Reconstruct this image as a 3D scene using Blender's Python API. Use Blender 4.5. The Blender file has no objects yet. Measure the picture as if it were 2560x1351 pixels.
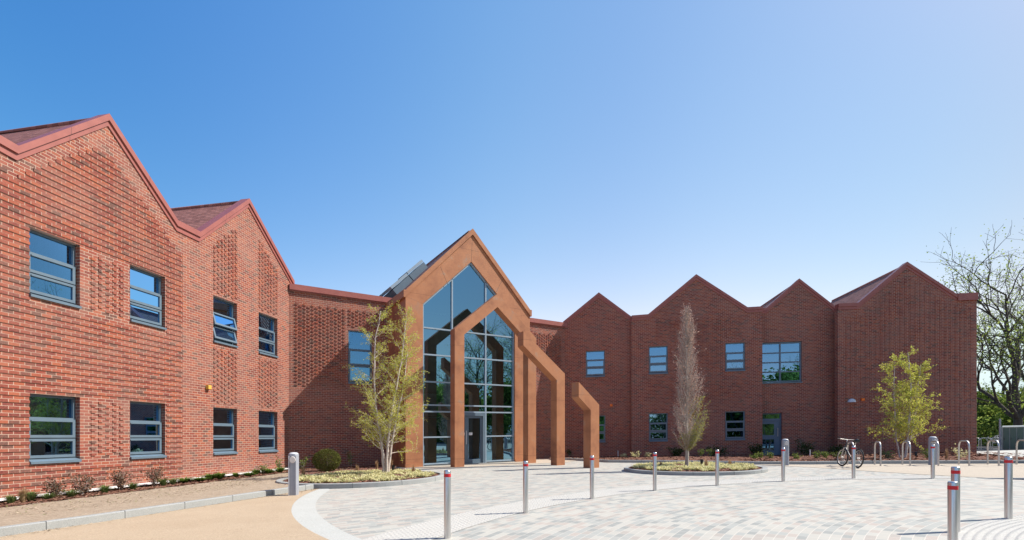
import bpy, math, random
from mathutils import Vector, Matrix, noise
R = math.radians
sc = bpy.context.scene
# ------------------------------------------------------------------ camera, world, sun
EYE, FOC, HOR, TILT = 1.17, 1209.0, 1093.7, 0.019     # TILT: the site climbs 1.1 degrees towards the right
cam_d = bpy.data.cameras.new('camera'); cam = bpy.data.objects.new('camera', cam_d)
sc.collection.objects.link(cam); sc.camera = cam
cam.location = (0, 0, EYE); cam.rotation_euler = (R(90), 0, 0)
cam_d.sensor_width = 36; cam_d.lens = FOC / 2560 * 36
cam_d.shift_y = (HOR - 675.5) / 2560; cam_d.clip_start = .1; cam_d.clip_end = 3000
SUN_EL, SUN_AZ = 47.0, math.degrees(math.atan2(.99, .12))   # azimuth clockwise from +Y
w = bpy.data.worlds.new('World'); sc.world = w; w.use_nodes = True
nt = w.node_tree; nt.nodes.clear()
sky = nt.nodes.new('ShaderNodeTexSky'); sky.sky_type = 'NISHITA'; sky.sun_disc = False
sky.sun_elevation = R(SUN_EL); sky.sun_rotation = R(SUN_AZ); sky.altitude = 0
sky.air_density = 1.0; sky.dust_density = .8; sky.ozone_density = 2.5
bg = nt.nodes.new('ShaderNodeBackground'); bg.inputs[1].default_value = .15
wo = nt.nodes.new('ShaderNodeOutputWorld')
sp_ = nt.nodes.new('ShaderNodeSeparateColor'); cb_ = nt.nodes.new('ShaderNodeCombineColor'); nt.links.new(sky.outputs[0], sp_.inputs[0])
for i_, (p_, c_) in enumerate(((2.0, .30), (1.17, .66), (.66, 1.42))):      # a clearer, bluer air than the default model
    a_ = nt.nodes.new('ShaderNodeMath'); a_.operation = 'POWER'; a_.inputs[1].default_value = p_; nt.links.new(sp_.outputs[i_], a_.inputs[0])
    b_ = nt.nodes.new('ShaderNodeMath'); b_.operation = 'MULTIPLY'; b_.inputs[1].default_value = c_; nt.links.new(a_.outputs[0], b_.inputs[0]); outs_ = globals().setdefault('outs_', []); outs_.append(b_.outputs[0])
nt.links.new(outs_[2], cb_.inputs[2])
for i_, k_ in ((0, .80), (1, .97)):
    a_ = nt.nodes.new('ShaderNodeMath'); a_.operation = 'MULTIPLY'; a_.inputs[1].default_value = k_; nt.links.new(outs_[2], a_.inputs[0])
    b_ = nt.nodes.new('ShaderNodeMath'); b_.operation = 'SMOOTH_MIN'; b_.inputs[2].default_value = .6; nt.links.new(a_.outputs[0], b_.inputs[0]); nt.links.new(outs_[i_], b_.inputs[1]); nt.links.new(b_.outputs[0], cb_.inputs[i_])
tc_ = nt.nodes.new('ShaderNodeTexCoord'); sx_ = nt.nodes.new('ShaderNodeSeparateXYZ'); nt.links.new(tc_.outputs['Generated'], sx_.inputs[0])
mr_ = nt.nodes.new('ShaderNodeMapRange'); mr_.inputs['From Min'].default_value = -1; mr_.inputs['From Max'].default_value = 1; nt.links.new(sx_.outputs[0], mr_.inputs['Value'])
rp_s = nt.nodes.new('ShaderNodeValToRGB'); nt.links.new(mr_.outputs[0], rp_s.inputs[0])
STOPS = [(-1, (1, 1, 1)), (-.62, (1, 1, 1)), (-.36, (2.0, 1.29, 1.15)), (0, (2.55, 1.47, 1.14)), (.17, (2.1, 1.27, 1.08)), (.33, (1.9, 1.27, 1.05)), (.45, (1.5, 1.13, 1.0)), (.62, (.98, .97, .92)), (.95, (.38, .42, .46))]
def _sm(x):      # smoothed profile of the stops
    acc = [0, 0, 0]; wt = 0
    for k in range(-12, 13):
        y = min(max(x + k * .02, -.999), .949); w_ = math.exp(-(k / 6) ** 2)
        for (a, ca), (b, cb) in zip(STOPS, STOPS[1:]):
            if a <= y <= b: c_ = [p + (q - p) * (y - a) / (b - a) for p, q in zip(ca, cb)]; break
        acc = [m + w_ * n for m, n in zip(acc, c_)]; wt += w_
    return tuple(m / wt for m in acc)
STOPS = [(-1 + 2 * i / 29, _sm(-1 + 2 * i / 29)) for i in range(30)]
while len(rp_s.color_ramp.elements) < len(STOPS): rp_s.color_ramp.elements.new(.5)
for e_, (x_, c_) in zip(rp_s.color_ramp.elements, STOPS): e_.position = (x_ + 1) / 2; e_.color = tuple(v / 3 for v in c_) + (1,)
mx_ = nt.nodes.new('ShaderNodeVectorMath'); mx_.operation = 'MULTIPLY'; nt.links.new(cb_.outputs[0], mx_.inputs[0]); nt.links.new(rp_s.outputs[0], mx_.inputs[1])
m2_ = nt.nodes.new('ShaderNodeVectorMath'); m2_.operation = 'SCALE'; m2_.inputs['Scale'].default_value = 3; nt.links.new(mx_.outputs[0], m2_.inputs[0])
nt.links.new(m2_.outputs[0], bg.inputs[0]); nt.links.new(bg.outputs[0], wo.inputs[0])
sd = bpy.data.lights.new('sun', 'SUN'); sd.energy = 5.0; sd.angle = R(.5); sd.color = (1, .95, .87)
so = bpy.data.objects.new('sun', sd); sc.collection.objects.link(so)
sv = Vector((math.sin(R(SUN_AZ)) * math.cos(R(SUN_EL)), math.cos(R(SUN_AZ)) * math.cos(R(SUN_EL)), math.sin(R(SUN_EL))))
so.rotation_euler = sv.to_track_quat('Z', 'Y').to_euler(); so.location = (20, 5, 20)
sc.view_settings.view_transform = 'Standard'; sc.view_settings.look = 'None'
sc.view_settings.exposure = .6; sc.view_settings.gamma = 1
sc.cycles.max_bounces = 8; sc.cycles.transparent_max_bounces = 12

rnd = random.Random(7)
# ------------------------------------------------------------------ helpers
class MB:
    def __init__(s): s.v = []; s.f = []; s.uv = []; s.sm = []; s.mi = []
    def face(s, pts, uv=None, smooth=False, mi=0):
        b = len(s.v); s.v += [tuple(p) for p in pts]; s.f.append(tuple(range(b, b + len(pts))))
        s.uv.append(uv or [(p[0], p[1]) for p in pts]); s.sm.append(smooth); s.mi.append(mi)
    def mesh_part(s, vs, fs, smooth=False, mi=0):
        b = len(s.v); s.v += [tuple(p) for p in vs]
        for f in fs:
            s.f.append(tuple(b + i for i in f)); s.uv.append([(vs[i][0], vs[i][2]) for i in f]); s.sm.append(smooth); s.mi.append(mi)
    def hexa(s, P, uvs=None, mi=0):
        # P: 8 points, 0-3 one end loop, 4-7 the other
        for k, f in enumerate([(3, 2, 1, 0), (4, 5, 6, 7), (0, 1, 5, 4), (1, 2, 6, 5), (2, 3, 7, 6), (3, 0, 4, 7)]):
            s.face([P[i] for i in f], [uvs[i] for i in f] if uvs else None, mi=mi)
    def box(s, c, d, rz=0, mi=0):
        cx, cy, cz = c; x, y, z = d[0] / 2, d[1] / 2, d[2] / 2; ca, sa = math.cos(rz), math.sin(rz)
        P = [(cx + a * ca - b * sa, cy + a * sa + b * ca, cz + e) for e in (-z, z) for a, b in ((-x, -y), (x, -y), (x, y), (-x, y))]
        s.hexa(P, mi=mi)
    def tube(s, pts, rad, n=8, cap=True, mi=0):
        pts = [Vector(p) for p in pts]; m = len(pts)
        if not hasattr(rad, '__len__'): rad = [rad] * m
        vs = []; up = None
        for i, p in enumerate(pts):
            t = (pts[min(i + 1, m - 1)] - pts[max(i - 1, 0)])
            t = t.normalized() if t.length > 1e-9 else Vector((0, 0, 1))
            if up is None: up = t.orthogonal().normalized()
            up = (up - t * up.dot(t)); up = up.normalized() if up.length > 1e-6 else t.orthogonal().normalized()
            q = t.cross(up)
            for k in range(n):
                a = 2 * math.pi * k / n; vs.append(p + (up * math.cos(a) + q * math.sin(a)) * rad[i])
        fs = [(i * n + k, i * n + (k + 1) % n, (i + 1) * n + (k + 1) % n, (i + 1) * n + k) for i in range(m - 1) for k in range(n)]
        s.mesh_part(vs, fs, True, mi)
        if cap:
            s.face([vs[k] for k in reversed(range(n))], mi=mi); s.face([vs[(m - 1) * n + k] for k in range(n)], mi=mi)
    def lathe(s, c, prof, n=20, mi=0, smooth=True):
        vs = [(c[0] + r * math.cos(2 * math.pi * k / n), c[1] + r * math.sin(2 * math.pi * k / n), c[2] + z) for r, z in prof for k in range(n)]
        fs = [(i * n + k, i * n + (k + 1) % n, (i + 1) * n + (k + 1) % n, (i + 1) * n + k) for i in range(len(prof) - 1) for k in range(n)]
        s.mesh_part(vs, fs, smooth, mi)
        s.face([vs[(len(prof) - 1) * n + k] for k in range(n)], mi=mi); s.face([vs[k] for k in reversed(range(n))], mi=mi)
    def build(s, name, mat, parent=None, label=None):
        off = Vector((0, 0, 0)); p = parent
        while p is not None: off += p.location; p = p.parent
        me = bpy.data.meshes.new(name); me.from_pydata([tuple(Vector(v) - off) for v in s.v], [], s.f)
        mats = mat if isinstance(mat, (list, tuple)) else [mat]
        for m in mats: me.materials.append(m)
        uvl = me.uv_layers.new(name='UVMap'); i = 0
        for u in s.uv:
            for c in u: uvl.data[i].uv = c; i += 1
        me.polygons.foreach_set('use_smooth', s.sm); me.polygons.foreach_set('material_index', s.mi)
        me.update()
        o = bpy.data.objects.new(name, me); sc.collection.objects.link(o)
        if parent: o.parent = parent
        if label: o['label'] = label
        return o

def zt(x, z): return z + TILT * x
def V(x, y, z): return (x, y, z + TILT * x)
class WF:                       # a vertical wall plane: s along it, n out of it, z up
    def __init__(s, x, y, dx, dy):
        l = math.hypot(dx, dy); s.x, s.y, s.dx, s.dy = x, y, dx / l, dy / l
    def p(s, a, n, z):
        X = s.x + s.dx * a + s.dy * n; Y = s.y + s.dy * a - s.dx * n
        return (X, Y, z + TILT * X)
    def s_at(s, px, n=0):
        r = (px - 1280) / FOC; ox, oy = s.x + s.dy * n, s.y - s.dx * n
        return (r * oy - ox) / (s.dx - r * s.dy)
def wbox(mb, W, s0, s1, n0, n1, z0, z1, mi=0):
    P = [W.p(a, n, z) for z in (z0, z1) for a, n in ((s0, n0), (s1, n0), (s1, n1), (s0, n1))]
    zm = (z0 + z1) / 2
    uv = [(a, z) for z in (z0, z1) for a, n in ((s0, n0), (s1, n0), (s1, n1), (s0, n1))]
    F = [(3, 2, 1, 0), (4, 5, 6, 7), (0, 1, 5, 4), (1, 2, 6, 5), (2, 3, 7, 6), (3, 0, 4, 7)]
    for k, f in enumerate(F):
        if k < 2: u = [(uv[i][0], zm) for i in f]
        else: u = [uv[i] for i in f]
        mb.face([P[i] for i in f], u, mi=mi)
def G(px, py, z=0.0):           # ground point seen at a column/row of the photograph
    H = HOR - TILT * (px - 1280); Z = FOC * (EYE - z) / (py - H); return ((px - 1280) / FOC * Z, Z)

def empty(name, loc, label, cat, group=None, rz=0):
    o = bpy.data.objects.new(name, None); sc.collection.objects.link(o)
    o.location = loc; o.rotation_euler = (0, 0, rz); o['label'] = label; o['category'] = cat
    if group: o['group'] = group
    o.empty_display_size = .3
    return o
def tag(o, label=None, cat=None, group=None, kind=None):
    if label: o['label'] = label
    if cat: o['category'] = cat
    if group: o['group'] = group
    if kind: o['kind'] = kind
    return o
def copy_tree(o, parent=None):
    c = o.copy(); sc.collection.objects.link(c); c.parent = parent
    for ch in list(o.children): copy_tree(ch, c)
    return c
# ------------------------------------------------------------------ materials
def mat(name, col=(.5, .5, .5), rough=.6, metal=0, spec=.5):
    m = bpy.data.materials.new(name); m.use_nodes = True
    b = m.node_tree.nodes['Principled BSDF']; b.inputs['Base Color'].default_value = (*col, 1)
    b.inputs['Roughness'].default_value = rough; b.inputs['Metallic'].default_value = metal
    b.inputs['Specular IOR Level'].default_value = spec
    return m, m.node_tree, b
class NG:
    def __init__(s, nt): s.nt = nt
    def n(s, t, **k):
        x = s.nt.nodes.new(t)
        for a, b in k.items(): setattr(x, a, b)
        return x
    def l(s, a, b): s.nt.links.new(a, b)
    def m(s, op, a, b=None, c=None):
        x = s.nt.nodes.new('ShaderNodeMath'); x.operation = op
        for i, q in enumerate((a, b, c)):
            if q is None: continue
            if isinstance(q, (int, float)): x.inputs[i].default_value = q
            else: s.l(q, x.inputs[i])
        return x.outputs[0]
    def ramp(s, fac, stops, const=False):
        r = s.nt.nodes.new('ShaderNodeValToRGB'); e = r.color_ramp
        if const: e.interpolation = 'CONSTANT'
        while len(e.elements) < len(stops): e.elements.new(.5)
        for el, (p, c) in zip(e.elements, stops): el.position = p; el.color = (*c, 1)
        s.l(fac, r.inputs[0]); return r.outputs[0]
    def mix(s, fac, a, b, blend='MIX'):
        x = s.nt.nodes.new('ShaderNodeMix'); x.data_type = 'RGBA'; x.blend_type = blend
        for sock, q in ((x.inputs[0], fac), (x.inputs[6], a), (x.inputs[7], b)):
            if isinstance(q, (int, float)): sock.default_value = q
            elif isinstance(q, tuple): sock.default_value = (*q, 1)
            else: s.l(q, sock)
        return x.outputs[2]
    def noise(s, vec, scale, detail=4, rough=.6):
        x = s.nt.nodes.new('ShaderNodeTexNoise'); x.inputs['Scale'].default_value = scale
        x.inputs['Detail'].default_value = detail; x.inputs['Roughness'].default_value = rough
        if vec is not None: s.l(vec, x.inputs['Vector'])
        return x.outputs[0]
    def pos(s): return s.nt.nodes.new('ShaderNodeNewGeometry').outputs['Position']
    def bump(s, h, b, strength=.4, dist=.01):
        x = s.nt.nodes.new('ShaderNodeBump'); x.inputs['Strength'].default_value = strength; x.inputs['Distance'].default_value = dist
        s.l(h, x.inputs['Height']); s.l(x.outputs[0], b.inputs['Normal'])

def cells(g, u, v, bw, bh, jw, jh, off=.5, rand_off=False):
    """running bond cells -> (random value, joint mask 0/1)"""
    row = g.m('FLOOR', g.m('DIVIDE', v, bh))
    if rand_off:
        wn = g.n('ShaderNodeTexWhiteNoise', noise_dimensions='1D'); g.l(row, wn.inputs['W']); sh = wn.outputs[0]
    else: sh = g.m('MULTIPLY', g.m('FLOORED_MODULO', row, 2.0), off)
    bu = g.m('ADD', g.m('DIVIDE', u, bw), sh); col = g.m('FLOOR', bu)
    cx = g.n('ShaderNodeCombineXYZ'); g.l(col, cx.inputs[0]); g.l(row, cx.inputs[1])
    wn = g.n('ShaderNodeTexWhiteNoise', noise_dimensions='3D'); g.l(cx.outputs[0], wn.inputs['Vector'])
    fu = g.m('MULTIPLY', g.m('FRACT', bu), bw); fv = g.m('MULTIPLY', g.m('FRACT', g.m('DIVIDE', v, bh)), bh)
    j = g.m('MAXIMUM', g.m('LESS_THAN', fu, jw), g.m('LESS_THAN', fv, jh))
    return wn.outputs[0], j
def brick_mat():
    m, nt, b = mat('brick', rough=.88, spec=.25); g = NG(nt)
    uv = g.n('ShaderNodeUVMap').outputs[0]; sp = g.n('ShaderNodeSeparateXYZ'); g.l(uv, sp.inputs[0])
    rv, j = cells(g, sp.outputs[0], sp.outputs[1], .207, .075, .011, .011)
    c = g.ramp(rv, [(0, (.12, .025, .025)), (.22, (.225, .049, .034)), (.42, (.315, .087, .045)), (.56, (.15, .034, .033)), (.70, (.215, .082, .060)), (.82, (.28, .066, .043)), (.93, (.08, .048, .044))])
    nz = g.noise(g.pos(), 30, 6, .75); c = g.mix(g.m('MULTIPLY', g.m('SUBTRACT', nz, .36), 1.4), c, (.40, .15, .095))
    big = g.noise(g.pos(), .9, 4, .6)
    mort = g.mix(nz, (.38, .265, .205), (.65, .485, .38))
    c = g.mix(j, c, mort)
    c = g.mix(g.m('MULTIPLY', g.m('SUBTRACT', big, .42), 1.1), c, (.36, .21, .165))
    b2 = g.noise(g.pos(), .45, 3, .5); c = g.mix(g.m('MULTIPLY', g.m('SUBTRACT', b2, .5), .8), c, (.10, .045, .04))
    g.l(c, b.inputs['Base Color'])
    h = g.m('ADD', g.m('MULTIPLY', j, -1.0), g.m('MULTIPLY', nz, .35)); g.bump(h, b, .8, .008)
    return m
BRICK = brick_mat()
def corten_mat():
    m, nt, b = mat('weathering_steel', rough=.7, spec=.3); g = NG(nt)
    p = g.pos(); n1 = g.noise(p, 1.3, 6, .62); n2 = g.noise(p, 22, 4, .7)
    mp = g.n('ShaderNodeMapping'); mp.inputs['Scale'].default_value = (9, 9, .7); g.l(p, mp.inputs[0]); n3 = g.noise(mp.outputs[0], 1, 4, .6)
    c = g.ramp(n1, [(.32, (.19, .072, .038)), (.43, (.35, .140, .066)), (.56, (.445, .188, .086)), (.68, (.35, .185, .115))])
    c = g.mix(g.m('MULTIPLY', n2, .45), c, (.27, .105, .05)); c = g.mix(g.m('MULTIPLY', g.m('SUBTRACT', n3, .45), .55), c, (.24, .10, .06))
    n4 = g.noise(p, 2.6, 3, .5); c = g.mix(g.m('MULTIPLY', g.m('MAXIMUM', g.m('SUBTRACT', n4, .63), 0.0), 5.0), c, (.30, .235, .18)); n5 = g.noise(p, .7, 2, .5); c = g.mix(g.m('MULTIPLY', n5, .35), c, (.52, .235, .12))
    uv = g.n('ShaderNodeUVMap').outputs[0]; sp = g.n('ShaderNodeSeparateXYZ'); g.l(uv, sp.inputs[0])
    seam = g.m('LESS_THAN', g.m('FLOORED_MODULO', g.m('ADD', sp.outputs[1], -.33), 2.3), .012)
    c = g.mix(g.m('MULTIPLY', seam, .6), c, (.07, .03, .02))
    g.l(c, b.inputs['Base Color']); g.bump(n2, b, .15, .004); return m
CORTEN = corten_mat()
def simple(name, c1, c2, scale=8, rough=.6, metal=0, spec=.4, bump=0, detail=5, stretch=None):
    m, nt, b = mat(name, c1, rough, metal, spec); g = NG(nt); p = g.pos()
    if stretch:
        mp = g.n('ShaderNodeMapping'); mp.inputs['Scale'].default_value = stretch; g.l(p, mp.inputs[0]); p = mp.outputs[0]
    nz = g.noise(p, scale, detail, .65); r = g.ramp(nz, [(.32, c1), (.68, c2)]); g.l(r, b.inputs['Base Color'])
    if bump: g.bump(nz, b, bump, .01)
    return m
COPING = simple('red_coated_metal', (.27, .082, .066), (.33, .105, .084), 3, .42, 0, .5)
FRAME = simple('grey_blue_frame', (.105, .148, .19), (.12, .17, .215), 4, .4, 0, .5)
ALU = simple('pale_aluminium', (.26, .33, .39), (.30, .38, .45), 4, .38, 0, .5)
DOORM = simple('blue_grey_door_paint', (.09, .13, .19), (.10, .15, .21), 3, .4)
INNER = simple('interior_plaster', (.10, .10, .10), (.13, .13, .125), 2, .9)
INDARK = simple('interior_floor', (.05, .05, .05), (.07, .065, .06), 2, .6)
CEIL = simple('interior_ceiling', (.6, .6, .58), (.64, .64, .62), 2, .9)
BLIND = simple('blind_fabric', (.22, .25, .27), (.26, .29, .31), 6, .9)
GREENW = simple('interior_green_wall', (.10, .15, .11), (.12, .17, .13), 2, .8)
def tile_mat():
    m, nt, b = mat('clay_tiles', rough=.8, spec=.3); g = NG(nt)
    uv = g.n('ShaderNodeUVMap').outputs[0]; sp = g.n('ShaderNodeSeparateXYZ'); g.l(uv, sp.inputs[0])
    rv, j = cells(g, sp.outputs[0], sp.outputs[1], .17, .16, .004, .035)
    c = g.ramp(rv, [(0, (.22, .09, .07)), (.5, (.30, .125, .10)), (1, (.36, .16, .13))]); c = g.mix(j, c, (.05, .02, .018))
    g.l(c, b.inputs['Base Color']); g.bump(g.m('MULTIPLY', j, -1), b, 1, .02); return m
TILE = tile_mat()
def glass_mat(name, tint, refl, gt=(.25, .60, 1.0), rough=0.0):
    m = bpy.data.materials.new(name); m.use_nodes = True; nt = m.node_tree; nt.nodes.clear(); g = NG(nt)
    tr = g.n('ShaderNodeBsdfTransparent'); tr.inputs[0].default_value = (*tint, 1)
    gl = g.n('ShaderNodeBsdfGlossy'); gl.inputs[0].default_value = (*gt, 1); gl.inputs['Roughness'].default_value = rough
    fr = g.n('ShaderNodeFresnel'); fr.inputs[0].default_value = 1.5
    bp = g.n('ShaderNodeBump'); bp.inputs['Strength'].default_value = .05; bp.inputs['Distance'].default_value = .02
    nz = g.noise(g.pos(), .9, 1, .4); g.l(nz, bp.inputs['Height']); g.l(bp.outputs[0], gl.inputs['Normal'])
    fac = g.m('ADD', g.m('MULTIPLY', fr.outputs[0], 1 - refl), refl)
    mx = g.n('ShaderNodeMixShader'); g.l(fac, mx.inputs[0]); g.l(tr.outputs[0], mx.inputs[1]); g.l(gl.outputs[0], mx.inputs[2])
    o = g.n('ShaderNodeOutputMaterial'); g.l(mx.outputs[0], o.inputs[0]); return m
GLASS = glass_mat('window_glass', (.36, .48, .53), .33)
CGLASS = glass_mat('solar_control_glass', (.20, .33, .35), .46, (.40, .76, 1.0))
STEEL = simple('brushed_stainless', (.58, .57, .56), (.68, .67, .66), 3, .30, .9, .5, stretch=(60, 60, 1))
STEEL2 = simple('satin_steel_tube', (.52, .49, .46), (.60, .57, .54), 3, .42, .7)
REDT = simple('red_reflective_tape', (.50, .012, .02), (.56, .02, .03), 20, .4)
GREYP = simple('grey_powder_coat', (.27, .28, .32), (.31, .32, .36), 5, .45)
CAPM = simple('pale_cap', (.55, .56, .58), (.6, .61, .63), 5, .4)
BLACK = simple('black_plastic', (.015, .015, .016), (.025, .025, .026), 9, .5)
RUBBER = simple('tyre_rubber', (.012, .012, .012), (.02, .02, .02), 9, .8)
ORANGE = simple('orange_plastic', (.80, .16, .02), (.85, .2, .03), 9, .5)
YELLOW = simple('yellow_plastic', (.62, .36, .06), (.66, .4, .08), 9, .5)
LENS = simple('lamp_lens', (.55, .50, .48), (.6, .55, .52), 9, .25)
WHITEP = simple('white_plastic', (.6, .62, .64), (.66, .68, .7), 9, .5)
LOCKG = simple('dark_green_panel', (.075, .125, .10), (.09, .145, .115), 3, .5)
LOCKF = simple('pale_locker_frame', (.33, .36, .34), (.37, .40, .38), 3, .5)
def ground_mat(name, stops, scale, fine=120, bump=.3, rough=.95, big=.6):
    m, nt, b = mat(name, rough=rough, spec=.2); g = NG(nt); p = g.pos()
    a = g.noise(p, scale, 6, .7); f = g.noise(p, fine, 3, .8); c = g.ramp(a, stops)
    c = g.mix(g.m('MULTIPLY', g.m('SUBTRACT', f, .5), big), c, (0, 0, 0)) if False else g.mix(.5, c, g.ramp(f, [(.3, tuple(x * .6 for x in stops[0][1])), (.7, tuple(min(1, x * 1.3) for x in stops[-1][1]))]))
    g.l(c, b.inputs['Base Color']); g.bump(f, b, bump, .01); return m
RESIN = ground_mat('buff_resin_gravel', [(.3, (.37, .275, .185)), (.7, (.46, .36, .255))], .8, 55, .7)
RESIN2 = ground_mat('pale_buff_resin', [(.3, (.40, .34, .27)), (.7, (.46, .395, .32))], .8, 90, .2)
SOIL = ground_mat('dry_soil', [(.3, (.22, .165, .115)), (.7, (.42, .335, .25))], 4.5, 28, 1.0)
MULCH = ground_mat('bark_mulch', [(.35, (.07, .03, .022)), (.65, (.20, .095, .07))], 22, 60, 1)
CONC = ground_mat('pale_concrete', [(.3, (.40, .40, .37)), (.7, (.46, .46, .43))], 1.5, 60, .1)
KERBM = ground_mat('kerb_concrete', [(.3, (.27, .275, .27)), (.7, (.34, .345, .335))], 2, 90, .15)
GRAVEL = ground_mat('white_gravel', [(.3, (.45, .42, .41)), (.7, (.8, .77, .75))], 30, 60, 1)
ASPH = ground_mat('asphalt', [(.3, (.05, .05, .055)), (.7, (.075, .075, .08))], 1.2, 80, .4)
RCX, RCY = 8.25, 1.65            # centre of the turning circle
def paving_mat():
    m, nt, b = mat('block_paving', rough=.85, spec=.25); g = NG(nt)
    p = g.pos(); sp = g.n('ShaderNodeSeparateXYZ'); g.l(p, sp.inputs[0]); x, y = sp.outputs[0], sp.outputs[1]
    dx = g.m('SUBTRACT', x, RCX); dy = g.m('SUBTRACT', y, RCY)
    r = g.m('SQRT', g.m('ADD', g.m('MULTIPLY', dx, dx), g.m('MULTIPLY', dy, dy))); th = g.m('ARCTAN2', dy, dx)
    rowc = g.m('MULTIPLY', g.m('FLOOR', g.m('DIVIDE', r, .10)), .10)
    ru, rj = cells(g, g.m('MULTIPLY', th, g.m('ADD', rowc, .05)), r, .19, .10, .007, .009, rand_off=True)
    ux = g.m('ADD', g.m('MULTIPLY', x, .842), g.m('MULTIPLY', y, .539)); uy = g.m('SUBTRACT', g.m('MULTIPLY', y, .842), g.m('MULTIPLY', x, .539))
    su, sj = cells(g, ux, uy, .20, .085, .005, .005, rand_off=True)
    road = g.m('LESS_THAN', r, 9.9)
    val = g.mix(road, su, ru); jj = g.mix(road, sj, rj)
    c = g.ramp(val, [(0, (.42, .395, .345)), (.17, (.325, .33, .305)), (.44, (.395, .33, .285)), (.53, (.43, .41, .36)), (.69, (.245, .255, .24)), (.85, (.355, .31, .27))], True)
    big = g.noise(p, .35, 4, .6); fine = g.noise(p, 60, 3, .7)
    c = g.mix(g.m('MULTIPLY', g.m('SUBTRACT', 1, g.m('SMOOTH_MIN', 1, g.m('MULTIPLY', big, 1.1), .1)), .42), c, (.41, .40, .36))
    c = g.mix(g.m('MULTIPLY', fine, .18), c, (.32, .31, .30))
    c = g.mix(g.m('MULTIPLY', jj, .8), c, (.52, .48, .42))
    g.l(c, b.inputs['Base Color']); g.bump(g.m('MULTIPLY', jj, -1), b, .35, .005); return m
PAVE = paving_mat()
BLIST = ground_mat('pale_tactile_paver', [(.3, (.42, .405, .37)), (.7, (.48, .46, .42))], 1.5, 60, .1)
def leaf_mat(name, cols, trans=.35):
    m = bpy.data.materials.new(name); m.use_nodes = True; nt = m.node_tree; nt.nodes.clear(); g = NG(nt)
    gi = g.n('ShaderNodeNewGeometry'); c = g.ramp(gi.outputs['Random Per Island'], [(i / max(1, len(cols) - 1), k) for i, k in enumerate(cols)])
    d = g.n('ShaderNodeBsdfDiffuse'); t = g.n('ShaderNodeBsdfTranslucent'); g.l(c, d.inputs[0]); g.l(c, t.inputs[0])
    mx = g.n('ShaderNodeMixShader'); mx.inputs[0].default_value = trans; g.l(d.outputs[0], mx.inputs[1]); g.l(t.outputs[0], mx.inputs[2])
    o = g.n('ShaderNodeOutputMaterial'); g.l(mx.outputs[0], o.inputs[0]); return m
L_BIRCH = leaf_mat('birch_leaves', [(.32, .36, .05), (.52, .56, .10), (.50, .42, .10), (.62, .66, .15)], .45)
L_HORN = leaf_mat('dry_hornbeam_leaves', [(.42, .25, .20), (.60, .42, .35), (.50, .33, .25)])
L_HORNG = leaf_mat('young_hornbeam_leaves', [(.28, .30, .07), (.38, .38, .09), (.40, .32, .10)])
L_GREEN = leaf_mat('green_leaves', [(.07, .12, .025), (.12, .19, .035), (.19, .26, .06)])
L_WOOD = leaf_mat('spring_wood_leaves', [(.14, .20, .04), (.26, .34, .07), (.40, .46, .12)], .5)
L_LIME = leaf_mat('lime_leaves', [(.14, .19, .04), (.2, .24, .06), (.10, .15, .035)])
L_DARK = leaf_mat('dark_evergreen_leaves', [(.03, .05, .02), (.055, .085, .028), (.09, .12, .035)])
L_TOPI = leaf_mat('topiary_leaves', [(.05, .065, .02), (.10, .11, .03), (.16, .15, .04)])
L_BROWN = leaf_mat('brown_shrub_leaves', [(.13, .075, .055), (.22, .13, .09), (.12, .10, .05)])
L_PALE = leaf_mat('pale_variegated_leaves', [(.58, .55, .28), (.78, .72, .44), (.46, .47, .20), (.72, .62, .38)])
L_STRAW = leaf_mat('straw_blades', [(.40, .24, .13), (.5, .34, .2), (.3, .2, .1)])
L_STRAP = leaf_mat('strap_leaves', [(.10, .16, .05), (.16, .22, .07), (.22, .22, .10)])
BARKW = simple('pale_birch_bark', (.42, .34, .29), (.62, .55, .50), 14, .8, stretch=(1, 1, 4))
BARKG = simple('grey_bark', (.30, .26, .22), (.48, .42, .37), 12, .9, stretch=(3, 3, 1))
BARKD = simple('dark_bark', (.06, .046, .036), (.10, .08, .064), 8, .9)

# ------------------------------------------------------------------ ground and paving
def sheet(name, poly, z, m, label=None):
    mb = MB(); mb.face([V(x, y, z) for x, y in poly]); return tag(mb.build(name, m), label, kind='structure')
def strip(name, A, B, z, m, kind='structure'):
    mb = MB()
    for i in range(len(A) - 1): mb.face([V(*A[i], z), V(*A[i + 1], z), V(*B[i + 1], z), V(*B[i], z)])
    return tag(mb.build(name, m), kind=kind)
g_ = MB(); g_.face([(-600, -600, -12.1), (600, -600, 10.7), (600, 600, 10.7), (-600, 600, -12.1)])
for i in range(4):
    x, y, z = g_.v[i]; g_.v[i] = (x, y, -.30 + TILT * x)
tag(g_.build('ground', ASPH), kind='structure')
sheet('paving', [(-14, -12), (18, -12), (18, 14), (14.8, 17.0), (4.3, 20.95), (3.4, 24.5), (1.2, 24.2), (-5.6, 20), (-6.8, 13)], 0, PAVE)
def arc(cx, cy, r, a0, a1, n=40): return [(cx + r * math.cos(a0 + (a1 - a0) * i / n), cy + r * math.sin(a0 + (a1 - a0) * i / n)) for i in range(n + 1)]
bo = arc(6.22, 12.754, 10.953, R(180 + 5), R(245)); bi = arc(7.683, 13.256, 12.107, R(180 + 14), R(241))
bo = arc(6.22, 12.754, 10.953, R(182), R(246)); bi = arc(7.683, 13.256, 12.107, R(189), R(241))
strip('concrete_band', bo, bi, .004, CONC)
kerbline = [(-8.6, -1.0), (-7.45, 3.0), (-6.63, 6.26), (-6.24, 7.25), (-5.28, 10.3), (-4.80, 11.70)]
rp = [p for p in kerbline[:]]
lo = [(bo[i][0], bo[i][1]) for i in range(len(bo))]
mb = MB()
poly = kerbline + [(-4.66, 11.9)] + lo[1:] + [(1.77, -3)]
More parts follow.
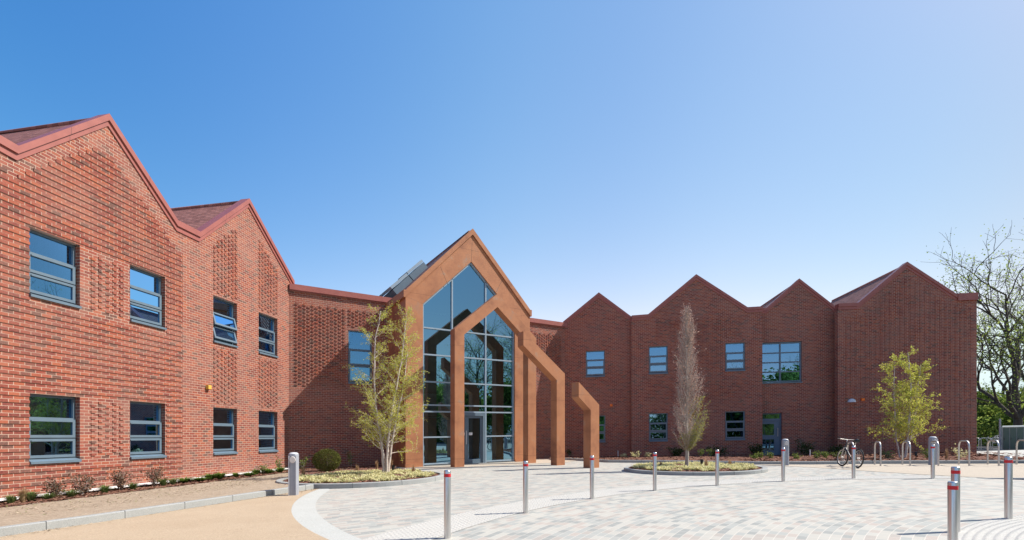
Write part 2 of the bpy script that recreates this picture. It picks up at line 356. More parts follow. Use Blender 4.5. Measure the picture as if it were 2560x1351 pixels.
mb.face([V(x, y, .006) for x, y in poly]); tag(mb.build('resin_path', RESIN), kind='structure')
# soft ground sheets with relief
def bed(name, A, B, zA, zB, m, nx=60, ny=10, amp=.02, fr=3.0):
    """surface between polylines A and B (same length)"""
    mb = MB(); 
    def at(P, t):
        t *= len(P) - 1; i = min(int(t), len(P) - 2); k = t - i
        return tuple(P[i][j] * (1 - k) + P[i + 1][j] * k for j in range(len(P[0])))
    vs = []
    for i in range(nx + 1):
        a = at(A, i / nx); b = at(B, i / nx)
        for j in range(ny + 1):
            t = j / ny; x = a[0] * (1 - t) + b[0] * t; y = a[1] * (1 - t) + b[1] * t
            za = zA if not isinstance(zA, list) else at([(q,) for q in zA], i / nx)[0]
            zb = zB if not isinstance(zB, list) else at([(q,) for q in zB], i / nx)[0]
            z = za * (1 - t) + zb * t + amp * (noise.noise(Vector((x * fr, y * fr, 0))) + .6 * noise.noise(Vector((x * fr * 4, y * fr * 4, 3))))
            vs.append(V(x, y, z))
    mb.mesh_part(vs, [(i * (ny + 1) + j, (i + 1) * (ny + 1) + j, (i + 1) * (ny + 1) + j + 1, i * (ny + 1) + j + 1) for i in range(nx) for j in range(ny)], True)
    return tag(mb.build(name, m), kind='structure')
WL = WF(-10.515, 10.55, .16, .987)         # left wing
WK = WF(-9.05, 19.6, .842, .539)           # link walls, behind the entrance
P0 = (-4.35, 19.85)
WE = WF(P0[0], P0[1], .842, .539)          # entrance front
def xy(W, s, n): q = W.p(s, n, 0); return (q[0], q[1])
wall_l = [xy(WL, s, .02) for s in (-14, -6, -2, 1, 4, 6.5, 9.1)]
mul_l = [xy(WL, s, n) for s, n in ((-14, 1.3), (-6, 1.35), (-2, 1.4), (1, 1.45), (4, 1.4), (6.5, 1.35), (8.6, 1.5))]
kerb_in = [(-9.4, -3), (-8.7, -1.0), (-7.55, 3.0), (-6.74, 6.26), (-6.34, 7.25), (-5.38, 10.3), (-5.2, 11.2)]
bed('mulch_bed', wall_l, mul_l, .0, .06, MULCH, 120, 14, .03, 4)
bed('soil', [(x - .02, y - .0) for x, y in mul_l], kerb_in, .055, .10, SOIL, 120, 24, .012, 2.5)
link_w = [xy(WK, s, .02) for s in (0, 1, 2, 3, 3.6)]
bed('mulch_bed', [(-8.0, 19.2), (-7.3, 19.7), (-7, 20.2), (-6.2, 21.0), (-5.7, 21.4)], [(-6.6, 13.6), (-5.6, 15.4), (-5.0, 16.4), (-4.3, 17.0), (-4.6, 19.6)], .03, .1, MULCH, 60, 30, .03, 4)
bed('mulch_bed', [xy(WL, 8.6, 1.55), xy(WL, 8.9, .9), xy(WL, 9.1, 0)], [(-5.2, 11.2), (-6.2, 13.0), (-6.9, 18.6)], .05, .09, MULCH, 30, 24, .03, 4)
mbg = MB()
for s0, s1 in ((-14, 9.05),): mbg.face([WL.p(s0, .01, .10), WL.p(s0, .34, .075), WL.p(s1, .30, .085), WL.p(s1, .01, .12)])
tag(mbg.build('gravel_strip', GRAVEL), kind='structure')
# kerbs: each run is one thing
def kerb_run(name, line, wd, h, label, joint=.9, side=1, h_end=None, closed=False):
    mb = MB(); pts = [Vector(p) for p in line]; m = len(pts)
    def nrm(i):
        t = (pts[min(i + 1, m - 1)] - pts[max(i - 1, 0)]).normalized(); return Vector((-t.y, t.x)) * side
    hs = [h] * m
    if h_end: hs = [h_end(i / (m - 1)) for i in range(m)]
    prof = lambda i: [(pts[i], -.2), (pts[i], hs[i] - .012), (pts[i] + nrm(i) * .012, hs[i]), (pts[i] + nrm(i) * wd, hs[i]), (pts[i] + nrm(i) * wd, -.2)]
    for i in range(m - 1):
        a, b = prof(i), prof(i + 1)
        for k in range(4): mb.face([V(*a[k][0], a[k][1]), V(*b[k][0], b[k][1]), V(*b[k + 1][0], b[k + 1][1]), V(*a[k + 1][0], a[k + 1][1])])
    for e in (0, m - 1):
        if not closed: mb.face([V(*q[0], q[1]) for q in prof(e)])
    o = mb.build(name, KERBM); tag(o, label, 'kerb')
    jm = MB(); acc = 0; nxt = joint
    for i in range(m - 1):
        L = (pts[i + 1] - pts[i]).length
        while acc + L >= nxt:
            k = (nxt - acc) / L; q = pts[i].lerp(pts[i + 1], k); n = nrm(i); t = Vector((n.y, -n.x)) * .0035; hh = hs[i] + .0015; o2 = n * -.002
            jm.hexa([V(*(q - t + o2), 0), V(*(q + t + o2), 0), V(*(q + t + o2), hh), V(*(q - t + o2), hh), V(*(q - t + n * wd), 0.0), V(*(q + t + n * wd), 0.0), V(*(q + t + n * wd), hh), V(*(q - t + n * wd), hh)])
            nxt += joint
        acc += L
    if jm.v: jm.build('joint', ASPH, o)
    return o
def dens(P, n=10): return [tuple(P[i][j] * (1 - k / n) + P[i + 1][j] * k / n for j in (0, 1)) for i in range(len(P) - 1) for k in range(n)] + [P[-1]]
kerb_run('kerb', kerbline, .12, .125, 'long straight pale concrete kerb between the tan path and the soil bed', 1.0, 1)
# planting circles
def ring(cx, cy, r, h, wd, label, hf=None):
    line = arc(cx, cy, r, R(-200), R(160), 72)
    return kerb_run('planter_kerb', line, wd, h, label, r * 2 * math.pi / 12, 1, hf, True)
PL1 = (-4.30, 14.1, 2.33); PL2 = (5.80, 15.55, 2.15)
ring(*PL1, .12, .14, 'round raised kerb ring around the multi-stemmed birch bed')
ring(*PL2, .10, .14, 'round raised kerb ring around the slim columnar tree bed')
for (cx, cy, r) in (PL1, PL2):
    mb = MB(); vs = []; n = 40; m = 10
    for j in range(m + 1):
        for i in range(n):
            a = 2 * math.pi * i / n; q = (r - .13) * j / m; x = cx + q * math.cos(a); y = cy + q * math.sin(a)
            vs.append(V(x, y, .13 - .055 * (j / m) ** 3 + .03 * noise.noise(Vector((x * 5, y * 5, 1)))))
    mb.mesh_part(vs, [(j * n + i, j * n + (i + 1) % n, (j + 1) * n + (i + 1) % n, (j + 1) * n + i) for j in range(m) for i in range(n)], True)
    tag(mb.build('mulch', MULCH), kind='structure')
# rear kerb and bed along the right wing
rk = [(1.9, 24.0), (2.75, 23.6), (4.15, 20.9), (5.9, 20.0), (8.98, 17.75), (10.6, 17.2), (12.4, 16.95), (14.6, 16.3), (17.2, 15.6), (21, 14.7)]
kerb_run('kerb', dens(rk, 3), .13, .11, 'long dark-faced kerb in front of the shaded wing beds', .9, 1)
WR1 = WF(2.98, 27.3, 3.635, -.55); WR2 = WF(6.546, 26.47, 1, -.154); WR3 = WF(13.10, 25.84, 1, -.119); WR4 = WF(16.62, 24.65, 1, -.0875)
wr = [(2.2, 26.9), (3.2, 27.2), (6.4, 26.75), (7.5, 26.4), (9.5, 26.0), (13.1, 25.6), (16.5, 25.3), (17.2, 24.6), (20, 24.35), (23.4, 24.0)]
rkin = [(x + .04, y + .1) for x, y in rk]
bed('mulch_bed', rkin, wr, .085, [.02, .0, 0, 0, 0, -.03, -.08, -.1, -.15, -.2], MULCH, 160, 24, .035, 2.2)
sheet('resin_path', [(8.8, 17.75), (10.6, 17.1), (12.4, 16.85), (14.6, 16.2), (17.2, 15.5), (21, 14.6), (26, 13), (26, 6), (12.2, 9.2), (11.7, 10.4), (11.25, 11.2), (10.95, 11.8), (10.6, 12.6), (10.3, 13.6), (10.0, 14.9), (9.6, 16.1)], .006, RESIN2)
sheet('resin_path', [xy(WE, -.6, .0), xy(WE, -.3, 1.15), xy(WE, 6.6, 2.2), xy(WE, 8.2, 1.3), (3.2, 25.2), (2.2, 25.9), xy(WE, 6.5, -2)], .006, RESIN2)
sheet('far_path', [(19, 16.5), (24.0, 24.2), (24.3, 27), (40, 30), (60, 26), (60, 10), (30, 12)], -.12, CONC)
kerb_run('kerb', dens([(10.9, 11.35), (11.6, 10.6), (12.3, 10.0), (13.6, 9.1)], 6), .10, .10, 'short kerb tapering up out of the pale path at the right edge', .9, 1, lambda t: .005 + .10 * min(1, t * 1.6))
# tactile strips with real blisters
def tactile(r0, r1, a0, a1, pitch=.075):
    base = MB(); n = 90
    for i in range(n):
        t0, t1 = a0 + (a1 - a0) * i / n, a0 + (a1 - a0) * (i + 1) / n
        base.face([V(RCX + r * math.cos(t), RCY + r * math.sin(t), .005) for r, t in ((r0, t0), (r1, t0), (r1, t1), (r0, t1))])
    k = int((r1 - r0) / pitch)
    for j in range(k):
        r = r0 + (j + .5) * (r1 - r0) / k; c = int(abs(a1 - a0) * r / pitch)
        for i in range(c):
            t = a0 + (a1 - a0) * (i + .5) / c; x, y = RCX + r * math.cos(t), RCY + r * math.sin(t)
            lo_ = [V(x + .021 * math.cos(q), y + .021 * math.sin(q), .005) for q in (0, 1.047, 2.094, 3.142, 4.189, 5.236)]
            hi = [V(x + .013 * math.cos(q), y + .013 * math.sin(q), .0095) for q in (0, 1.047, 2.094, 3.142, 4.189, 5.236)]
            base.mesh_part(lo_ + hi, [(a, (a + 1) % 6, 6 + (a + 1) % 6, 6 + a) for a in range(6)] + [(6, 7, 8, 9, 10, 11)])
    return tag(base.build('tactile_paving', BLIST), kind='structure')
tactile(9.98, 10.78, R(160), R(77))
tactile(4.25, 5.02, R(178), R(88))

# ------------------------------------------------------------------ the building
bld = empty('brick_building', (-2.0, 24.0, TILT * -2), 'two-storey red brick building with sawtooth gables and a glazed rust-coloured entrance gable', 'building')
def prof_z(P, s):
    for (a, za), (b, zb) in zip(P, P[1:]):
        if a <= s <= b: return za + (zb - za) * (s - a) / (b - a) if b > a else za
    return P[-1][1] if s > P[-1][0] else P[0][1]
def brick_wall(W, P, openings, relief, z0=-.35, rev=.2, label=None, ends=True, thick=.3):
    mb = MB(); s0, s1 = P[0][0], P[-1][0]
    br = sorted(set([p[0] for p in P] + [v for o in openings for v in (max(s0, o[0]), min(s1, o[1]))]))
    for a, b in zip(br, br[1:]):
        if b - a < 1e-6: continue
        m = (a + b) / 2; cuts = sorted([(o[2], o[3]) for o in openings if o[0] < m < o[1]])
        z = z0
        for c0, c1 in cuts:
            mb.face([W.p(a, 0, z), W.p(b, 0, z), W.p(b, 0, c0), W.p(a, 0, c0)], [(a, z), (b, z), (b, c0), (a, c0)]); z = c1
        za, zb = prof_z(P, a), prof_z(P, b)
        mb.face([W.p(a, 0, z), W.p(b, 0, z), W.p(b, 0, zb), W.p(a, 0, za)], [(a, z), (b, z), (b, zb), (a, za)])
        mb.face([W.p(b, -thick, z0), W.p(a, -thick, z0), W.p(a, -thick, za), W.p(b, -thick, zb)], [(b, z0), (a, z0), (a, za), (b, zb)]) if not cuts else None
        mb.face([W.p(a, 0, za), W.p(b, 0, zb), W.p(b, -thick, zb), W.p(a, -thick, za)], [(a, 0), (b, 0), (b, .2), (a, .2)])
    for o in openings:
        a, b, c, d = o[:4]
        for q in ([(a, 0, c), (a, -rev, c), (a, -rev, d), (a, 0, d)], [(b, -rev, c), (b, 0, c), (b, 0, d), (b, -rev, d)]):
            mb.face([W.p(*t) for t in q], [(t[1] + .11, t[2]) for t in q])
        mb.face([W.p(a, 0, d), W.p(a, -rev, d), W.p(b, -rev, d), W.p(b, 0, d)], [(a, d - .04), (a, d - .04), (b, d - .04), (b, d - .04)])
        mb.face([W.p(a, 0, c), W.p(b, 0, c), W.p(b, -rev, c), W.p(a, -rev, c)], [(a, c - .04), (b, c - .04), (b, c - .04), (a, c - .04)])
    if ends:
        for e in (s0, s1):
            z1 = prof_z(P, e); mb.face([W.p(e, 0, z0), W.p(e, -thick, z0), W.p(e, -thick, z1), W.p(e, 0, z1)], [(0, z0), (thick, z0), (thick, z1), (0, z1)])
    for (a, b, c, d, dep) in relief: wbox(mb, W, a, b, 0.0005, dep, c, d)
    return mb.build('wall', BRICK, bld, label)
def headers(s0, s1, z0, z1, pitch, wd, dep, P=None, marg=.5, avoid=()):
    out = []; n = max(1, int(round((s1 - s0 - wd) / pitch))); pt = (s1 - s0 - wd) / n
    r0 = int(math.ceil(z0 / .075)); r1 = int(z1 / .075)
    for k in range(n + 1):
        a = s0 + k * pt
        for r in range(r0, r1):
            if (r + k) % 2: continue
            z = r * .075 + .0115
            if P and z + .1 > min(prof_z(P, a), prof_z(P, a + wd)) - marg: continue
            if any(a + wd > o[0] - .02 and a < o[1] + .02 and z + .07 > o[2] - .02 and z < o[3] + .02 for o in avoid): continue
            out.append((a, a + wd, z, z + .063, dep))
    return out
def coping(W, P, th1=.17, th2=.14, o1=.07, o2=.03, back=.28, label=None):
    """two stepped metal bands following the gable line, P the top line of the upper band"""
    mb = MB()
    for (a, za), (b, zb) in zip(P, P[1:]):
        for t0, t1, n1 in ((0, th1, o1), (th1, th1 + th2, o2)):
            top = [(a, n1, za - t0), (b, n1, zb - t0), (b, -back, zb - t0), (a, -back, za - t0)]; bot = [(q[0], q[1], q[2] - (t1 - t0)) for q in top]
            mb.hexa([W.p(*q) for q in bot] + [W.p(*q) for q in top])
        L = math.hypot(b - a, zb - za); k = 1
        while k * 1.5 < L - .3:
            f = k * 1.5 / L; c = a + (b - a) * f; zc = za + (zb - za) * f; e = .004 * (b - a) / L; ez = .004 * (zb - za) / L; k += 1
            for t0, t1, n1 in ((0, th1, o1), (th1, th1 + th2, o2)):
                mb.face([W.p(c - e, n1 + .0012, zc - ez - t1), W.p(c + e, n1 + .0012, zc + ez - t1), W.p(c + e, n1 + .0012, zc + ez - t0), W.p(c - e, n1 + .0012, zc - ez - t0)], mi=1)
    return mb.build('coping', [COPING, BLACK], bld, label)
def gable_roof(W, valL, apex, valR, depth, drop=.12, front=-.2, flat=True):
    mb = MB()
    (a, za), (m, zm), (b, zb) = valL, apex, valR
    for (s0, z0), (s1, z1) in (((a, za), (m, zm)), ((m, zm), (b, zb))):
        L = math.hypot(s1 - s0, z1 - z0)
        pts = [(s0, front, z0 - drop), (s1, front, z1 - drop), (s1, -depth, z1 - drop), (s0, -depth, z0 - drop)]
        v = [L, 0, 0, L] if z1 > z0 else [0, L, L, 0]; u = [0, 0, depth, depth]
        n = int(L / .115) ; 
        mb.face([W.p(*q) for q in pts], list(zip(u, v)))
    mb.face([W.p(a, -depth, 0), W.p(b, -depth, 0), W.p(b, -depth, zb - drop), W.p(m, -depth, zm - drop), W.p(a, -depth, za - drop)], [(0, 0)] * 5)
    # ridge tiles
    mb.tube([W.p(m, front, zm - drop), W.p(m, -depth, zm - drop)], .07, 6)
    return mb.build('roof', TILE, bld)

# windows ---------------------------------------------------------------
def sash(W, s0, s1, z0, z1, n, fr=.06, ang=0, parent=None):
    mb = MB(); gl = MB(); h = z1 - z0; ca, sa = math.cos(ang), math.sin(ang)
    def q(s, d, t): return W.p(s, n + d * ca + t * sa, z1 - t * ca + d * sa)    # t: distance below hinge
    def b(sa_, sb, t0, t1, d0, d1, m=mb):
        P = [q(s, d, t) for t in (t1, t0) for s, d in ((sa_, d0), (sb, d0), (sb, d1), (sa_, d1))]; m.hexa(P)
    b(s0, s1, 0, fr, -.03, .035); b(s0, s1, h - fr, h, -.03, .035); b(s0, s0 + fr, fr, h - fr, -.03, .035); b(s1 - fr, s1, fr, h - fr, -.03, .035)
    b(s0 + fr, s1 - fr, fr * .55, fr * .95, .035, .06)
    b(s0 + fr, s1 - fr, fr, h - fr, -.006, .006, gl)
    o = mb.build('sash', FRAME_L, parent); return o, gl
FRAME_L = FRAME
def window(W, s0, s1, z0, z1, rev=.2, blinds=0, open_=False, label=None, light=True):
    global FRAME_L
    fr = .05; n1 = -rev + .07; zs = z0 + .085; H = z1 - zs
    mb = MB(); glm = MB()
    wbox(mb, W, s0, s1, -rev - .03, n1, z1 - fr, z1); wbox(mb, W, s0, s1, -rev - .03, n1, zs, zs + fr)
    wbox(mb, W, s0, s0 + fr, -rev - .03, n1, zs + fr, z1 - fr); wbox(mb, W, s1 - fr, s1, -rev - .03, n1, zs + fr, z1 - fr)
    t1 = zs + H * .635; t2 = zs + H * .325
    wbox(mb, W, s0 + fr, s1 - fr, -rev - .03, n1, t1 - .025, t1 + .025); wbox(mb, W, s0 + fr, s1 - fr, -rev - .03, n1, t2 - .025, t2 + .025)
    root = mb.build('window', FRAME, bld, label)
    wbox(glm, W, s0 + fr, s1 - fr, -rev + .0, -rev + .012, t1 + .025, z1 - fr)
    for a, b, in ((t2 + .012, t1 - .012), (zs + .03, t2 - .012)):
        sh, gl = sash(W, s0 + fr * .6, s1 - fr * .6, a, b, n1 + .005 + (.03 if open_ else 0), .062, R(15) if open_ else 0, root)
        base = len(glm.v); glm.v += gl.v; glm.f += [tuple(i + base for i in f) for f in gl.f]; glm.uv += gl.uv; glm.sm += gl.sm; glm.mi += gl.mi
    glm.build('pane', GLASS, root)
    sm = MB()
    P = [W.p(s, n, z) for s, n, z in ((s0, n1, z0 + .03), (s1, n1, z0 + .03), (s1, .05, z0 - .01), (s0, .05, z0 - .01), (s0, n1, z0 + .1), (s1, n1, z0 + .1), (s1, .05, z0 + .045), (s0, .05, z0 + .045))]
    sm.hexa(P); sm.build('sill', FRAME, root)
    if blinds:
        bm = MB(); k = int((s1 - s0 - .1) / .095)
        zb = zs if blinds == 1 else zs
        for i in range(k):
            if blinds == 2 and .18 * k < i < .72 * k: continue
            a = s0 + .06 + i * .095; c = W.p(a, -rev - .12, 0)
            bm.face([W.p(a, -rev - .10, zb), W.p(a + .085, -rev - .14, zb), W.p(a + .085, -rev - .14, z1), W.p(a, -rev - .10, z1)])
        bm.build('blind', BLIND, root)
    return root
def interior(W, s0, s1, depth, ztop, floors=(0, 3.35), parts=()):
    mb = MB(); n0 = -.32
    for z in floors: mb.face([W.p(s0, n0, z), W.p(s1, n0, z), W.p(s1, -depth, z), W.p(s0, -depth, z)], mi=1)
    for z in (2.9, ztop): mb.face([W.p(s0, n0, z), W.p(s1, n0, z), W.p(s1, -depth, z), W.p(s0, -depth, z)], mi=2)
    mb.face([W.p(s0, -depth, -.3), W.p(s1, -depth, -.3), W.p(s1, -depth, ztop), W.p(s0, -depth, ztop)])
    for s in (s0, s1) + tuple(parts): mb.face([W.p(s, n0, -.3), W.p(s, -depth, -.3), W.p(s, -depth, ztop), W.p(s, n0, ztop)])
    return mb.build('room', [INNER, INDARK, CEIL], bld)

# --- left wing
PL = [(-12.6, 7.6), (-9.4, 9.6), (-6.2, 7.6), (-5.4, 7.6), (-2.9, 9.6), (-.85, 7.62), (-.26, 7.57), (1.709, 9.55), (3.77, 7.76), (4.61, 7.77), (6.8, 9.87), (9.46, 7.77)]
PLw = [(s, z - .3) for s, z in PL]
OL = [(-.015, 1.045), (2.32, 3.40), (5.19, 6.26), (7.365, 8.45)]
ops = [(a, b, z0, z1) for a, b in OL for z0, z1 in ((.79, 2.33), (4.45, 5.97))] + [(-5.0, -3.9, .79, 2.33), (-5.0, -3.9, 4.45, 5.97)]
rel = []
row = 1
for r in range(4, 130, 2):
    z = r * .075 + .011; segs = []
    # interval inside gable margins
    s = -12.5; cur = None
    while s < 4.021:
        ok = z + .075 < prof_z(PL, s) - (.82 if s > 1.709 else .6) - .12 * max(0, 1 - abs(s - 1.709))
        for (a, b, c, d) in ops:
            if a - .001 < s < b + .001 and z + .07 > c - .06 and z < d + .02: ok = False
        if any(c - .1 < z < d + .04 for c, d in ((.79, 2.33), (4.45, 5.97))) and (1.045 <= s <= 2.32): ok = False
        if ok and cur is None: cur = s
        if (not ok or s + .05 > 4.02) and cur is not None: segs.append((cur, s)); cur = None
        s += .0375
    for a, b in segs:
        if b - a > .2: rel.append((a, b, z, z + .064, .018))
for z0, z1 in ((.83, 2.25), (4.5, 5.9)): rel += headers(1.30, 2.13, z0, z1, .165, .1025, .02)
for (a, b) in OL[2:]:
    rel += headers(a, b, 2.42, 4.33, .162, .1025, .022, PL, .6)
    rel += headers(a, b, 6.02, 9.8, .162, .1025, .022, PL, .62)
brick_wall(WL, PLw, ops, rel, label='sunlit brick wall of the left wing')
coping(WL, PL)
gable_roof(WL, (-6.2, 7.6), (-2.9, 9.6), (-.85, 7.62), 7); gable_roof(WL, (-.26, 7.57), (1.709, 9.55), (3.77, 7.76), 7); gable_roof(WL, (4.61, 7.77), (6.8, 9.87), (9.46, 7.77), 7)
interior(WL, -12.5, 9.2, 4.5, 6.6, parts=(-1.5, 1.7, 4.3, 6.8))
names = ['leftmost', 'second', 'third', 'fourth']
for i, (a, b) in enumerate(OL):
    window(WL, a, b, .79, 2.33, blinds=2, label=None)
    window(WL, a, b, 4.45, 5.97, blinds=1, open_=(i == 2), label='upper window with both lower sashes tilted open' if i == 2 else None)
# --- link walls
KEND = 15.0
PK = [(0.02, 7.56), (KEND, 7.56)]
opk = [(2.35, 3.38, 3.62, 5.94)]
relk = headers(.24, 2.22, 3.4, 6.85, .153, .1025, .032) + headers(2.37, 3.9, 6.02, 6.85, .153, .1025, .032) + headers(11.6, 14.0, 4.6, 6.85, .153, .1025, .032)
brick_wall(WK, [(0.0, 7.3), (4.16, 7.3)], opk, [r for r in relk if r[0] < 5], label='brick link wall between the left wing and the entrance gable')
brick_wall(WK, [(9.7, 7.3), (KEND, 7.3)], [], [r for r in relk if r[0] > 5], label='brick link wall right of the entrance gable')
def flat_coping(W, s0, s1, z, th=.27, label=None):
    mb = MB(); wbox(mb, W, s0, s1, -.4, .10, z - th + .04, z); wbox(mb, W, s0, s1, -.4, .05, z - th, z - th + .04); return mb.build('coping', COPING, bld, label)
flat_coping(WK, .02, 4.4, 7.56); flat_coping(WK, 9.4, KEND, 7.56)
window(WK, 2.35, 3.38, 3.62, 5.94, rev=.1, blinds=1)
interior(WK, .3, 3.5, 4, 6.9, floors=(0, 3.3))
mb = MB(); mb.face([WK.p(0, -.3, 7.2), WK.p(KEND, -.3, 7.2), WK.p(KEND, -8, 7.2), WK.p(0, -8, 7.2)]); mb.build('flat_roof', ASPH, bld)
# --- right wing
def rw(W, P, openings, relief=(), label=None, th1=.15, th2=.13):
    brick_wall(W, [(s, z - .25) for s, z in P], openings, list(relief), label=label, z0=-.45); coping(W, P, th1, th2, .07, .03)
Z1, Z2u = .79, 2.33
s1 = WR1.s_at
P1 = [(-.1, 7.63), (s1(1497), 9.16), (s1(1579), 7.70)]
o1 = [(s1(1464.5), s1(1464.5) + 1.05, 4.45, 5.93), (s1(1466), s1(1466) + 1.05, .79, 2.3)]
rw(WR1, P1, o1, label='shaded brick gable next to the entrance')
s2 = WR2.s_at
P2 = [(0, 7.70), (s2(1620), 7.72), (s2(1740), 9.72), (s2(1868), 7.80), (s2(1906), 7.80)]
o2 = [(a, a + 1.0, z0, z1) for a in (s2(1622), s2(1813)) for z0, z1 in ((.79, 2.33), (4.45, 5.97))]
rel2 = headers(s2(1668) + .15, s2(1813) - .15, 3.0, 7.3, .225, .1025, .018) + headers(s2(1625), s2(1858), 2.6, 4.2, .225, .1025, .016) + headers(s2(1640), s2(1850), 6.3, 7.4, .225, .1025, .016)
rw(WR2, P2, o2, rel2, label='shaded brick gable behind the columnar tree')
s3 = WR3.s_at
P3 = [(0, 7.78), (s3(1915), 7.80), (s3(1997), 9.27), (s3(2087), 7.70)]
o3 = [(.14, s3(2005), 3.82, 5.97), (.14, s3(1955), -.45, 2.2)]
rw(WR3, P3, o3, label='recessed brick gable with the side door')
s4 = WR4.s_at
P4 = [(0, 7.66), (s4(2144), 7.66), (s4(2266), 9.62), (s4(2392), 7.86), (s4(2442), 7.92)]
rel4 = []
for k in range(26):
    a = .35 + k * .235
    if a > s4(2425): break
    for r in range(2, 122):
        z = r * .075 + .011
        if r % 2 == 0 and z + .5 < prof_z(P4, a) - .2: rel4.append((a, a + .07, z, z + .063, .02))
rw(WR4, P4, [], rel4, label='broad brick end gable with vertical textured ribs', th1=.17, th2=.14)
mb = MB()   # returns between the staggered gables and the outer end
def ret(A, B, z0, z1, m=mb):
    L = math.dist(A, B); m.face([V(*A, z0), V(*B, z0), V(*B, z1), V(*A, z1)], [(0, z0), (L, z0), (L, z1), (0, z1)])
ret(xy(WR1, s1(1579), 0), (6.546, 26.47), -.4, 7.4); ret((6.546, 26.47), (6.6, 27.2), -.4, 7.4); ret(xy(WR2, s2(1906), 0), (13.3, 26.4), -.4, 7.5)
e3 = xy(WR3, s3(2087), 0); ret(e3, (16.62, 24.65), -.4, 7.4)
e4 = xy(WR4, s4(2442), 0); ret(e4, (e4[0] + .8, e4[1] + 9), -.5, 7.5); ret((3.1, 35), (e4[0] + .8, e4[1] + 9), -.5, 7.5)
mb.build('return_wall', BRICK, bld)
mb = MB(); wbox(mb, WR4, s4(2392), s4(2442), .0705, .09, 7.56, 7.92); mb.build('fascia_box', COPING, bld)
for W, P in ((WR1, P1[0:3]), (WR2, P2[1:4]), (WR3, P3[1:4]), (WR4, P4[1:4])): gable_roof(W, *P, 6.5, drop=.15)
for W, e, pt in ((WR1, s1(1579), ()), (WR2, s2(1906), (3.1,)), (WR3, s3(2087), ())): interior(W, .05, e - .05, 4, 6.6, parts=pt)
for k, (a, b, c, d) in enumerate(o1): window(WR1, a, b, c, d, rev=.12, blinds=1 if c > 3 else 2)
for k, (a, b, c, d) in enumerate(o2): window(WR2, a, b, c, d, rev=.12, blinds=1 if (c > 3 and k > 1) else 0)
# large eight-light window and door in the recessed gable
a, b, c, d = o3[0]; mb = MB(); gm = MB(); rv = -.1
for q in (a, (a + b) / 2 - .04, b - .07): wbox(mb, WR3, q, q + .07, rv - .06, rv + .03, c, d)
for k in range(5): z = c + .06 + (d - c - .12) * k / 4; wbox(mb, WR3, a + .07, b - .07, rv - .055, rv + .025, z - .03, z + .03)
wroot = mb.build('window', FRAME, bld, 'wide upper window of eight panes'); wbox(gm, WR3, a + .07, b - .07, rv - .02, rv - .01, c, d); gm.build('pane', GLASS, wroot)
sm = MB(); wbox(sm, WR3, a, b, -.1, .05, c - .06, c + .0); sm.build('sill', FRAME, wroot)
a, b, c, d = o3[1]; c = -.05; mb = MB()
wbox(mb, WR3, a, a + .06, -.2, -.08, c, d); wbox(mb, WR3, b - .06, b, -.2, -.08, c, d); wbox(mb, WR3, a + .06, b - .06, -.2, -.08, d - .06, d); wbox(mb, WR3, a + .06, b - .06, -.2, -.08, 1.78, 1.90)
droot = mb.build('door', DOORM, bld, 'blue-grey side door with two glass panels')
mb = MB(); l0, l1 = a + .07, b - .07; g1 = (l0 + .1, l1 - .28)
for z0, z1 in ((c, c + .25), (.80, 1.02), (1.62, 1.77)): wbox(mb, WR3, l0, l1, -.17, -.10, z0, z1)
for q0, q1 in ((l0, g1[0]), (g1[1], l1)):
    for z0, z1 in ((c + .25, .80), (1.02, 1.62)): wbox(mb, WR3, q0, q1, -.17, -.10, z0, z1)
mb.build('door_leaf', DOORM, droot); gm = MB()
for z0, z1 in ((c + .25, .80), (1.02, 1.62)): wbox(gm, WR3, *g1, -.14, -.13, z0, z1)
wbox(gm, WR3, a + .06, b - .06, -.14, -.13, 1.90, d - .06); gm.build('pane', GLASS, droot)
mb = MB(); mb.tube([WR3.p(l1 - .12, -.05, .95), WR3.p(l1 - .12, -.05, 1.4)], .013, 8); wbox(mb, WR3, l1 - .13, l1 - .11, -.1, -.04, .97, .99); wbox(mb, WR3, l1 - .13, l1 - .11, -.1, -.04, 1.36, 1.38); mb.build('handle', STEEL2, droot)
# --- entrance gable
def poly_prism(mb, W, pts, n0, n1, uvz=True):
    """pts (s,z) ccw, extruded n0..n1"""
    mb.face([W.p(s, n1, z) for s, z in pts], list(pts)); mb.face([W.p(s, n0, z) for s, z in reversed(pts)], list(reversed(pts)))
    for i in range(len(pts)):
        a, b = pts[i], pts[(i + 1) % len(pts)]
        mb.face([W.p(a[0], n1, a[1]), W.p(a[0], n0, a[1]), W.p(b[0], n0, b[1]), W.p(b[0], n1, b[1])], [(n1, a[1]), (n0, a[1]), (n0, b[1]), (n1, b[1])])
E0, E1, EC = .0, 6.22, 3.10; G0, G1, GC = .76, 5.36, 3.05; ZA, ZE = 10.2, 7.05; GA, GE = 9.03, 6.85
mb = MB()
poly_prism(mb, WE, [(E0, -.05), (G0, -.05), (G0, GE), (E0, ZE)], -.45, -.05)
poly_prism(mb, WE, [(E0, ZE), (G0, GE), (GC, GA), (EC, ZA)], -.45, -.05)
poly_prism(mb, WE, [(EC, ZA), (GC, GA), (G1, GE), (E1, ZE)], -.45, -.05)
poly_prism(mb, WE, [(G1, GE), (G1, -.05), (E1, -.05), (E1, ZE)], -.45, -.05)
wbox(mb, WE, E0 - .02, G0 - .01, -.5, -.02, -.05, .16); wbox(mb, WE, G1 + .01, E1 + .02, -.5, -.02, -.05, .12)
